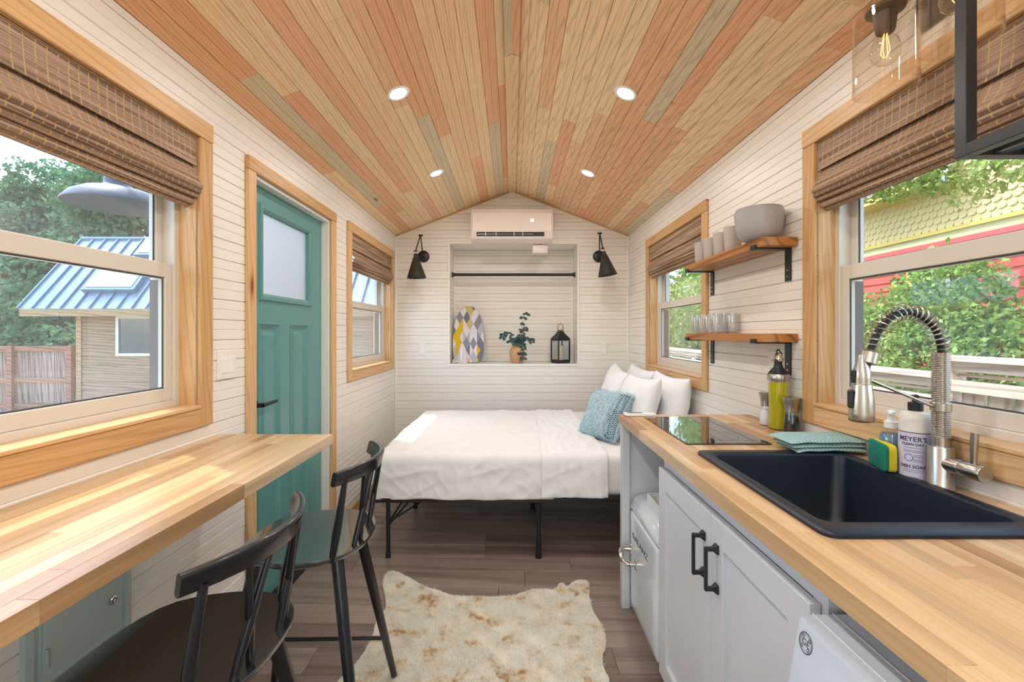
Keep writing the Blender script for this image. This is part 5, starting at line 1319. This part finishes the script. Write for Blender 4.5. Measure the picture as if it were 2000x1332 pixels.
obj('handle', MB().tube([(-.03, 0, .328), (-.03, 0, .37), (-.022, 0, .392), (0, 0, .40), (.022, 0, .392), (.03, 0, .37), (.03, 0, .328)], .003, 8, mat=RL).tube([(-.035, 0, .328), (.035, 0, .328)], .005, 8, mat=RL).tube([(0, 0, .316), (0, 0, .328)], .008, 8, mat=RL), 'black', ln)
cd = thing('pillar_candle', 'cream pillar candle standing inside the black lantern', 'candle', (lx, ly, NZ0+.022))
obj('wax', MB().lathe([(.032, 0), (.033, .002), (.033, .15), (.03, .154), (.006, .150)], 24, c=(lx, ly, NZ0+.022)), 'wax', cd, smooth=True) if False else None
MAT['wax'] = paint('cream_wax', '#e6cfa8', .5, .05)
obj('wax', MB().lathe([(.032, 0), (.033, .002), (.033, .15), (.03, .154), (.006, .150)], 24, c=(lx, ly, NZ0+.022)), 'wax', cd, smooth=True)
obj('wick', MB().tube([(lx, ly, NZ0+.17), (lx+.002, ly, NZ0+.185)], .0012, 5), 'dark', cd)
# ---------------- outside ----------------
GZ = -.5
def ground_mat():
    t = NT('yard_ground'); v = t.coords(False); a = t.noise(v, 1.2, 4, .6); b = t.noise(v, 14, 3)
    t.col(t.mix(b, t.ramp(a, [(.36, '#8b9a70'), (.5, '#b5ae9c'), (.7, '#c4bdac')]), lin('#a39f90'))); t.set(Roughness=.95); return t.m
MAT['ground'] = ground_mat()
obj('ground', MB().box(-40, 40, -20, 50, GZ-.05, GZ), 'ground', kind='structure')
def leaf_mat(name, cols, sc=1.2):
    t = NT(name); v = t.coords(False); f = t.noise(v, sc*6, 2, .6); g = t.noise(v, sc, 2)
    c = t.ramp(t.math('ADD', t.math('MULTIPLY', f, .6), t.math('MULTIPLY', g, .4)), [(.32, cols[0]), (.48, cols[1]), (.62, cols[2])])
    t.n.remove(t.b); d = t.N('BsdfDiffuse'); tr = t.N('BsdfTranslucent'); mx = t.N('MixShader'); mx.inputs[0].default_value = .35
    t.l(c, d.inputs[0]); t.l(c, tr.inputs[0]); t.l(d.outputs[0], mx.inputs[1]); t.l(tr.outputs[0], mx.inputs[2]); t.l(mx.outputs[0], t.out.inputs[0]); return t.m
MAT['leaf_l'] = leaf_mat('tree_leaf_blue_green', ['#3b5e48', '#5f8763', '#93b384'], .5)
MAT['leaf_r'] = leaf_mat('shrub_leaf_fresh', ['#4c6b35', '#7d9f52', '#b5c77a'], 1.2)
MAT['leaf_r2'] = leaf_mat('branch_leaf', ['#5b7436', '#86a052', '#bcc681'], 1.5)
MAT['bark'] = wood('bark', ['#5d4e42', '#4f4238'], 2, .9, 1, .4, knots=False)
def foliage(name, blobs, n, size, mat, seed, parent=None, shell=.55, **kw):
    rs = np.random.RandomState(seed); B = np.array(blobs, float)
    vol = B[:, 3]*B[:, 4]*B[:, 5]; pick = rs.choice(len(B), n, p=vol**.8/(vol**.8).sum())
    d = rs.normal(size=(n, 3)); d /= np.linalg.norm(d, axis=1)[:, None]
    r = (shell+(1-shell)*rs.rand(n)**.6)[:, None]; r *= 1+.18*np.sin(d[:, :1]*7+seed)*np.cos(d[:, 1:2]*6)
    P = B[pick, :3]+d*r*B[pick, 3:6]
    a = rs.normal(size=(n, 3)); a /= np.linalg.norm(a, axis=1)[:, None]; b = np.cross(a, rs.normal(size=(n, 3))); b /= np.linalg.norm(b, axis=1)[:, None]
    s = size*rs.uniform(.6, 1.3, n)[:, None]; nn = np.cross(a, b)*.15
    V = np.stack([P-a*s, P+b*s*.55+nn*s, P+a*s, P-b*s*.55+nn*s], 1).reshape(-1, 3)
    return raw(name, V, np.arange(4*n).reshape(-1, 4), mat, parent, **kw)
def tree(x, y, h, r, label, mat, n, leaf, seed, low=.25, cat='tree', group=None):
    t_ = thing('leafy_tree', label, cat, (x, y, GZ), group=group); rg = random.Random(seed)
    obj('trunk', MB().tube([(x, y, GZ), (x+.1, y, GZ+h*.35), (x-.05, y+.1, GZ+h*.8)], [r*.09, r*.07, r*.03], 10), 'bark', t_, smooth=True)
    bl = []
    for k in range(16):
        a = rg.uniform(0, 2*PI); q = rg.uniform(.15, .75)*r; z = GZ+h*rg.uniform(low, .88); rr_ = r*rg.uniform(.32, .5)*(1.1-.3*abs((z-GZ)/h-.5))
        bl.append((x+q*math.cos(a), y+q*math.sin(a), z, rr_, rr_, rr_*.8))
    for k in range(4):
        b = bl[k*3]; obj('branch', MB().tube([(x, y, GZ+h*.3), ((x+b[0])/2, (y+b[1])/2, (b[2]+GZ+h*.35)/2), b[:3]], [r*.04, r*.03, r*.01], 6), 'bark', t_)
    foliage('foliage', bl, n, leaf, mat, seed, t_, kind='stuff')
tree(-17.5, 15.5, 8.2, 3.0, 'blue-green leafy tree left of the shed roof, farthest left', 'leaf_l', 20000, .10, 1, .1)
tree(-14.0, 16.0, 9.5, 3.2, 'tall leafy tree directly behind the left end of the shed roof', 'leaf_l', 24000, .10, 2, .1)
tree(-10.2, 16.5, 10.2, 3.2, 'tall dense tree behind the middle of the shed roof', 'leaf_l', 24000, .10, 3, .1)
tree(-6.2, 17.5, 9.2, 3.0, 'leafy tree behind the right part of the shed roof', 'leaf_l', 16000, .11, 4, .1)
def bush(x, y, rx, ry, rz, zc, label, mat, n, leaf, seed, nm='garden_shrub'):
    t_ = thing(nm, label, 'shrub', (x, y, GZ)); rg = random.Random(seed)
    obj('stem', MB().tube([(x, y, GZ), (x+.05, y, zc)], [.04, .02], 8), 'bark', t_)
    bl = [(x+rg.uniform(-.6, .6)*rx, y+rg.uniform(-.6, .6)*ry, zc+rg.uniform(-.6, .6)*rz, rx*.5, ry*.5, rz*.5) for k in range(12)]
    foliage('foliage', bl, n, leaf, mat, seed, t_, kind='stuff')
bush(-13.4, 12.6, 1.7, 1.2, 1.6, 1.1, 'dark green shrub rising behind the wooden fence, left of the shed', 'leaf_l', 9000, .10, 11)
bush(-11.2, 12.6, 1.5, 1.1, 1.5, 1.0, 'dark green shrub behind the fence, tucked beside the shed wall', 'leaf_l', 8000, .10, 12)
bush(-15.8, 12.8, 1.6, 1.1, 1.9, 1.4, 'pale green shrub at the far left behind the wooden fence', 'leaf_l', 7000, .10, 13)
# shed
MAT['siding'] = wood('cedar_lap_siding', ['#a98d70', '#9d8268', '#b1967a', '#a58a6e'], 0, .8, .8, .3, knots=False)
MAT['shedtrim'] = wood('shed_trim_cedar', ['#b99a74', '#ad8e69'], 0, .7, .8, .25, knots=False)
MAT['metalroof'] = paint('blue_grey_metal_roof', '#8499a6', .38, .05, metal=.25)
MAT['roofseam'] = paint('roof_seam_blue', '#6d8698', .4, .05, metal=.25)
MAT['darkglass'] = paint('dark_window_glass', '#3a4750', .08, .1, spec=1.0)
MAT['skyglass'] = paint('skylight_glass', '#b9cdb9', .06, .05, spec=1.0)
shd = thing('garden_shed', 'cedar-sided shed with blue metal roof seen through the left windows', 'shed', (-6, 10.5, GZ))
SXL, SXR, SYF = -9.56, -2.3, 10.0
obj('shell', MB().box(SXL+.02, SXR-.02, SYF+.03, 12.2, GZ, 1.95), 'siding', shd)
z = GZ
swx = (-8.62, -7.15); swz = (.86, 1.62); swx2 = (-4.05, -3.1)
while z < 1.72:
    h = .185; cuts = [SXL+.1, SXR-.1]
    if z+h > swz[0]+.02 and z < swz[1]-.02: cuts = [SXL+.1, swx[0]-.06, None, swx[1]+.06, SXR-.1]
    segs = []; cur = None
    for c_ in cuts:
        if c_ is None: cur = None; continue
        if cur is not None: segs.append((cur, c_)); cur = None
        else: cur = c_
    for a, b in segs:
        P = lambda x: [(x, SYF+.028, z), (x, SYF-.008, z), (x, SYF+.012, z+h), (x, SYF+.028, z+h)]
        m = MB(); m.loft([P(a), P((a+b)/2), P(b)]); obj('siding_board', m, 'siding', shd)
    z += h
for x in (SXL, SXR-.1): obj('corner_board', MB().box(x, x+.11, SYF-.025, SYF+.03, GZ, 1.9), 'shedtrim', shd)
obj('eave_board', MB().box(-10.40, SXR+.3, 9.60, 9.64, 1.66, 1.82), 'shedtrim', shd)
obj('soffit', MB().box(-10.40, SXR+.3, 9.64, SYF+.03, 1.70, 1.73), 'shedtrim', shd)
def wgrid(root_name, x0, x1, z0, z1, y, parent):
    w_ = obj(root_name, MB().box(x0-.06, x0, y-.04, y+.03, z0-.06, z1+.06).box(x1, x1+.06, y-.04, y+.03, z0-.06, z1+.06).box(x0, x1, y-.04, y+.03, z0-.06, z0).box(x0, x1, y-.04, y+.03, z1, z1+.06).box((x0+x1)/2-.04, (x0+x1)/2+.04, y-.035, y+.03, z0, z1), 'vinyl', parent)
    obj('pane', MB().box(x0, (x0+x1)/2-.04, y-.01, y, z0, z1), 'darkglass', w_); obj('pane', MB().box((x0+x1)/2+.04, x1, y-.01, y, z0, z1), 'darkglass', w_)
wgrid('window', swx[0], swx[1], swz[0], swz[1], SYF, shd)
ev = Vector((0, 9.6, 1.82)); rg_ = Vector((0, 11.03, 3.57)); sl = (rg_-ev); nl = Vector((0, -sl.z, sl.y)).normalized()
x = -10.42
while x < SXR+.3:
    a, b = x, min(x+.30, SXR+.3)
    q = [ev+Vector((a, 0, 0)), ev+Vector((b, 0, 0)), rg_+Vector((b, 0, 0)), rg_+Vector((a, 0, 0))]
    m = MB(); m.add(q+[p-nl*.03 for p in q], [(0, 1, 2, 3), (7, 6, 5, 4), (0, 4, 5, 1), (1, 5, 6, 2), (2, 6, 7, 3), (3, 7, 4, 0)]); obj('roof_panel', m, 'metalroof', shd)
    q = [ev+Vector((a-.012, 0, 0)), ev+Vector((a+.018, 0, 0)), rg_+Vector((a+.018, 0, 0)), rg_+Vector((a-.012, 0, 0))]
    m = MB(); m.add([p+nl*.04 for p in q]+q, [(0, 1, 2, 3), (7, 6, 5, 4), (0, 4, 5, 1), (1, 5, 6, 2), (2, 6, 7, 3), (3, 7, 4, 0)]); obj('roof_seam', m, 'roofseam', shd)
    x += .30
bk = Vector((0, 12.6, 1.82)); m = MB(); m.add([rg_+Vector((-10.42, 0, 0)), rg_+Vector((SXR+.3, 0, 0)), bk+Vector((SXR+.3, 0, 0)), bk+Vector((-10.42, 0, 0))]+[rg_+Vector((-10.42, 0, -.05)), rg_+Vector((SXR+.3, 0, -.05)), bk+Vector((SXR+.3, 0, -.05)), bk+Vector((-10.42, 0, -.05))], [(0, 1, 2, 3), (7, 6, 5, 4), (0, 4, 5, 1), (1, 5, 6, 2), (2, 6, 7, 3), (3, 7, 4, 0)]); obj('roof_back', m, 'metalroof', shd)
obj('ridge_cap', MB().tube([rg_+Vector((-10.42, 0, .02)), rg_+Vector((SXR+.3, 0, .02))], .05, 6), 'roofseam', shd)
for (x0, x1, t0, t1) in ((-9.3, -8.15, .20, .62), (-8.75, -7.6, .70, .98)):
    P = lambda x, t_, o: tuple(ev.lerp(rg_, t_)+Vector((x, 0, 0))+nl*o)
    m = MB(); m.loft([[P(x0, t0, .0), P(x1, t0, .0), P(x1, t1, .0), P(x0, t1, .0)], [P(x0, t0, .12), P(x1, t0, .12), P(x1, t1, .12), P(x0, t1, .12)]])
    k = obj('skylight', m, 'roofseam', shd); m = MB(); i = .08
    m.loft([[P(x0+i, t0+.03, .121), P(x1-i, t0+.03, .121), P(x1-i, t1-.03, .121), P(x0+i, t1-.03, .121)], [P(x0+i, t0+.03, .135), P(x1-i, t0+.03, .135), P(x1-i, t1-.03, .135), P(x0+i, t1-.03, .135)]]); obj('pane', m, 'skyglass', k)
# left fence
MAT['fence'] = wood('weathered_red_fence', ['#b59a8c', '#a98f82', '#c0a698', '#9f8678', '#b8a296'], 2, .9, .8, .35, knots=False)
MAT['fencerail'] = wood('red_fence_rail', ['#b0806a', '#a87862'], 0, .9, .8, .3, knots=False)
fe = thing('picket_fence', 'reddish weathered board fence left of the shed', 'fence', (-12.5, 10.05, GZ))
x = -15.9; rg = random.Random(3)
while x < -9.72:
    obj('picket', MB().box(x, x+.128, 10.03, 10.05, GZ+.06, .97+rg.uniform(-.012, .012)), 'fence', fe); x += .142
for zz, hh in ((.92, .12), (.24, .10), (-.32, .10)): obj('rail', MB().box(-15.9, -9.7, 9.985, 10.03, zz-.02, zz-.02+hh), 'fencerail', fe)
for xx in (-15.6, -13.3, -10.98, -9.68): obj('post', MB().box(xx-.055, xx+.055, 9.93, 10.03, GZ, 1.03), 'fencerail', fe)
# barn light outside by the door
bl_ = thing('barn_light', 'galvanised gooseneck barn light outside the large left window', 'wall lamp', (-1.3, 1.93, 2.3))
BLX, BLY, BLZ = -1.76, 2.03, 1.872
obj('shade', MB().lathe([(.188, 0), (.190, .004), (.187, .012), (.16, .045), (.12, .068), (.06, .085), (.048, .1), (.045, .15), (.02, .165), (.0, .166)], 40, c=(BLX, BLY, BLZ), capb=False).lathe([(.186, 0), (.157, .042), (.117, .064), (.05, .08), (.0, .082)], 40, c=(BLX, BLY, BLZ), capb=False), 'galv', bl_, smooth=True)
obj('gooseneck', MB().tube(catmull([(BLX, BLY, BLZ+.16), (BLX, BLY, BLZ+.35), (BLX+.1, BLY-.02, BLZ+.47), (BLX+.25, BLY-.05, BLZ+.46), (-1.305, 1.93, 2.28)], 6), .012, 10), 'galv', bl_, smooth=True)
obj('mount', MB().lathe([(.06, 0), (.055, .015), (.02, .02)], 24, mat=Matrix.Translation((-1.3, 1.93, 2.28)) @ Matrix.Rotation(-PI/2, 4, 'Y')), 'galv', bl_, smooth=True)

# ---------- right side ----------
MAT['wfence'] = wood('whitewashed_fence_board', ['#d8cabb', '#cdbba8', '#ded3c6', '#c9b29a', '#e3dace'], 2, .85, .8, .25, knots=False)
MAT['wrail'] = wood('whitewashed_fence_rail', ['#ddd3c9', '#d3c5b7'], 1, .85, .8, .2, knots=False)
FXR = 3.0
def rfence(nm, label, y0, y1, zt, seed):
    f = thing(nm, label, 'fence', (FXR, (y0+y1)/2, GZ)); rg = random.Random(seed)
    obj('cap_rail', MB().box(FXR-.09, FXR+.07, y0, y1, zt-.035, zt, .004), 'wrail', f)
    obj('top_rail', MB().box(FXR-.045, FXR+.0, y0, y1, zt-.10, zt-.037, .003), 'wrail', f)
    obj('slat', MB().box(FXR-.005, FXR+.015, y0, y1, zt-.135, zt-.115), 'wrail', f)
    obj('middle_rail', MB().box(FXR-.06, FXR-.015, y0, y1, zt-.235, zt-.16, .003), 'wrail', f)
    obj('bottom_rail', MB().box(FXR-.06, FXR-.015, y0, y1, GZ+.1, GZ+.18, .003), 'wrail', f)
    y = y0+.02
    while y < y1-.1:
        w_ = rg.uniform(.125, .145); obj('picket', MB().box(FXR-.013, FXR+.006, y, y+w_, GZ+.03, zt-.16), 'wfence', f); y += w_+.022
    yy = y1
    while yy > y0-.01: obj('post', MB().box(FXR-.05, FXR+.05, yy-.09, yy, GZ, zt-.036, .004), 'wrail', f); yy -= 2.3
rfence('board_fence', 'near whitewashed board fence outside the right window behind the faucet', .2, 3.14, 1.155, 1)
rfence('board_fence', 'far lower whitewashed board fence running past the small right window', 3.15, 11.5, 1.03, 2)
# neighbour house
MAT['redsiding'] = paint('salmon_red_siding', '#c8574f', .7, .06, nscale=2)
MAT['redtrim'] = paint('red_trim', '#cf5d62', .6, .04)
MAT['yellow'] = paint('yellow_house_trim', '#dcc766', .6, .04)
MAT['paleyellow'] = paint('pale_yellow_shingle', '#dccb92', .8, .05)
MAT['frieze'] = paint('pale_green_frieze', '#cfd0a0', .7, .04)
MAT['roofgrey'] = paint('pale_roof_grey', '#b9b7ad', .8, .08)
HXR = 7.0
hs = thing('neighbour_house', 'red and yellow neighbouring house beyond the right window', 'house', (HXR+1, 5, GZ))
obj('wall_core', MB().box(HXR+.02, HXR+4, 1.0, 9.55, GZ, 3.75).box(HXR+.02, HXR+4, 1.0, 7.25, 3.75, 5.6), 'paleyellow', hs)
z = GZ
wy0, wy1, wzz0, wzz1 = 7.0, 7.9, 1.35, 2.55
while z < 2.63:
    h = min(.152, 2.66-z)
    segs = [(1.0, 9.5)] if not (z+h > wzz0-.02 and z < wzz1+.12) else [(1.0, wy0-.14), (wy1+.14, 9.5)]
    for a, b in segs:
        P = lambda y: [(HXR+.02, y, z), (HXR-.016, y, z), (HXR+.004, y, z+h), (HXR+.02, y, z+h)]
        obj('siding_board', MB().loft([P(a), P(b)]), 'redsiding', hs)
    z += .152
for nm_, z0, z1, d_, mt_ in (('red_band', 2.66, 2.72, .03, 'redtrim'), ('red_band', 2.722, 2.80, .05, 'redtrim'), ('frieze', 2.80, 2.925, .035, 'frieze'), ('cornice', 2.925, 2.985, .07, 'yellow')):
    obj(nm_, MB().box(HXR-d_, HXR+.02, 1.0, 9.6, z0, z1), mt_, hs)
obj('corner_board', MB().box(HXR-.03, HXR+.02, 9.5, 9.62, GZ, 2.66), 'yellow', hs)
wn_ = obj('window', MB().box(HXR-.035, HXR+.02, wy0-.14, wy0-.03, wzz0-.12, wzz1+.12).box(HXR-.035, HXR+.02, wy1+.03, wy1+.14, wzz0-.12, wzz1+.12).box(HXR-.035, HXR+.02, wy0-.03, wy1+.03, wzz0-.12, wzz0-.02).box(HXR-.035, HXR+.02, wy0-.03, wy1+.03, wzz1+.02, wzz1+.12), 'yellow', hs)
obj('sash', MB().box(HXR-.02, HXR+.01, wy0-.03, wy0+.02, wzz0-.02, wzz1+.02).box(HXR-.02, HXR+.01, wy1-.02, wy1+.03, wzz0-.02, wzz1+.02).box(HXR-.02, HXR+.01, wy0, wy1, wzz0-.02, wzz0+.03).box(HXR-.02, HXR+.01, wy0, wy1, wzz1-.03, wzz1+.02), 'vinyl', wn_)
obj('pane', MB().box(HXR-.006, HXR+.012, wy0+.02, wy1-.02, wzz0+.03, wzz1-.03), 'darkglass', wn_)
# scalloped shingles
def scallop(y, z, w_, h):
    n = 7; pts = [(y-w_/2, z+h), (y-w_/2, z+w_*.38)]+[(y-w_/2*math.cos(PI*k/n), z+w_*.38-w_*.38*math.sin(PI*k/n)) for k in range(1, n)]+[(y+w_/2, z+w_*.38), (y+w_/2, z+h)]
    L = [[(HXR+.012-(1-(q-z)/h)*.026-t_, p, q) for p, q in pts] for t_ in (0, .016)]
    return L
shm = None; rest = MB(); cnt = 0; row = 0; z = 2.98
while z < 5.55:
    y = 1.1+(.07 if row % 2 else 0)
    while y < 9.45:
        if not (z > 3.6 and y > 7.15):
            L = scallop(y, z, .134, .16)
            if 6.2 < y and z < 4.2 and cnt < 290:
                if shm is None:
                    o = obj('shingle', MB().loft(L), 'paleyellow', hs); shm = (o, y, z)
                else:
                    o = shm[0].copy(); COL.objects.link(o); o.parent = hs; o.location = Vector(shm[0].location)+Vector((0, y-shm[1], z-shm[2]))
                cnt += 1
            else: rest.loft(L, False, True)
        y += .14
    z += .112; row += 1
obj('shingles', rest, 'paleyellow', hs, kind='stuff', recalc=False)
obj('gutter', MB().loft([[(HXR-.42, y, 3.66), (HXR-.42, y, 3.80), (HXR-.30, y, 3.80), (HXR-.32, y, 3.66)] for y in (7.1, 9.9)]), 'yellow', hs)
obj('soffit', MB().box(HXR-.32, HXR+.02, 7.1, 9.9, 3.66, 3.68), 'yellow', hs)
m = MB(); m.add([(HXR-.45, 7.05, 3.81), (HXR-.45, 9.95, 3.81), (HXR+3, 9.95, 5.1), (HXR+3, 7.05, 5.1), (HXR-.45, 7.05, 3.86), (HXR-.45, 9.95, 3.86), (HXR+3, 9.95, 5.16), (HXR+3, 7.05, 5.16)], [(0, 1, 2, 3), (4, 7, 6, 5), (0, 4, 5, 1), (1, 5, 6, 2), (2, 6, 7, 3), (3, 7, 4, 0)]); obj('roof', m, 'roofgrey', hs)
# vine mound and hedge, overhanging branches, trees toward the back
def mass(nm, label, cat, bl, n, leaf, mat, seed, base):
    t_ = thing(nm, label, cat, (base[0], base[1], GZ)); obj('stem', MB().tube([(base[0], base[1], GZ), bl[0][:3]], [.02, .012], 8), 'bark', t_)
    for b in bl[1:3]: obj('stem', MB().tube([bl[0][:3], b[:3]], [.012, .005], 6), 'bark', t_)
    foliage('foliage', bl, n, leaf, mat, seed, t_, kind='stuff')
mass('ivy_shrub', 'big leafy shrub mound in front of the red house wall', 'shrub', [(5.0, 5.0, .9, .9, .9, .8), (5.0, 5.15, 1.6, .6, .55, .6), (5.0, 5.2, 2.0, .35, .35, .35), (5.0, 4.4, .9, .7, .7, .6), (5.0, 5.8, 1.1, .7, .7, .8), (4.9, 3.7, .7, .6, .7, .6), (4.9, 5.0, .2, .9, 1.4, .7), (4.9, 3.3, .1, .7, .8, .6)], 36000, .036, 'leaf_r', 21, (5.0, 5.0))
mass('garden_shrub', 'bright green shrub beside the near fence, left in the sink window', 'shrub', [(4.8, 6.7, 1.0, .8, .9, .9), (4.8, 7.2, 1.7, .7, .7, .8), (4.7, 6.6, .3, .9, 1.2, .8), (4.9, 7.8, 2.1, .6, .7, .7), (4.9, 7.7, 1.2, .7, .8, .9)], 22000, .038, 'leaf_r', 22, (4.8, 6.8))
mass('leafy_tree', 'tree with light green leaves at the left edge of the sink window', 'tree', [(5.2, 7.7, 3.3, .5, .5, .5), (5.0, 7.9, 2.7, .55, .5, .5), (5.3, 7.2, 3.9, .45, .45, .4), (5.0, 8.3, 3.4, .5, .5, .6), (4.9, 7.1, 2.5, .35, .35, .3)], 5200, .055, 'leaf_r2', 23, (6.4, 11.0))
mass('leafy_tree', 'overhanging branches with small leaves before the yellow gable', 'tree', [(5.4, 7.0, 4.7, .5, .5, .4), (5.2, 6.0, 3.35, .5, .55, .28), (5.2, 5.35, 3.2, .45, .5, .25), (5.1, 4.8, 3.0, .3, .3, .2), (5.3, 6.6, 3.5, .5, .5, .3), (5.2, 5.7, 3.9, .7, .8, .4), (5.2, 5.0, 3.7, .6, .7, .4), (5.1, 5.1, 2.85, .15, .2, .15)], 4600, .045, 'leaf_r2', 24, (6.3, 9.2))
tree(5.6, 11.8, 6.0, 2.0, 'light green tree filling the small right window, nearer', 'leaf_r', 17000, .07, 31, .05)
tree(6.3, 15.2, 7.0, 2.4, 'light green tree behind, farther along past the small right window', 'leaf_r', 14000, .09, 32, .05)
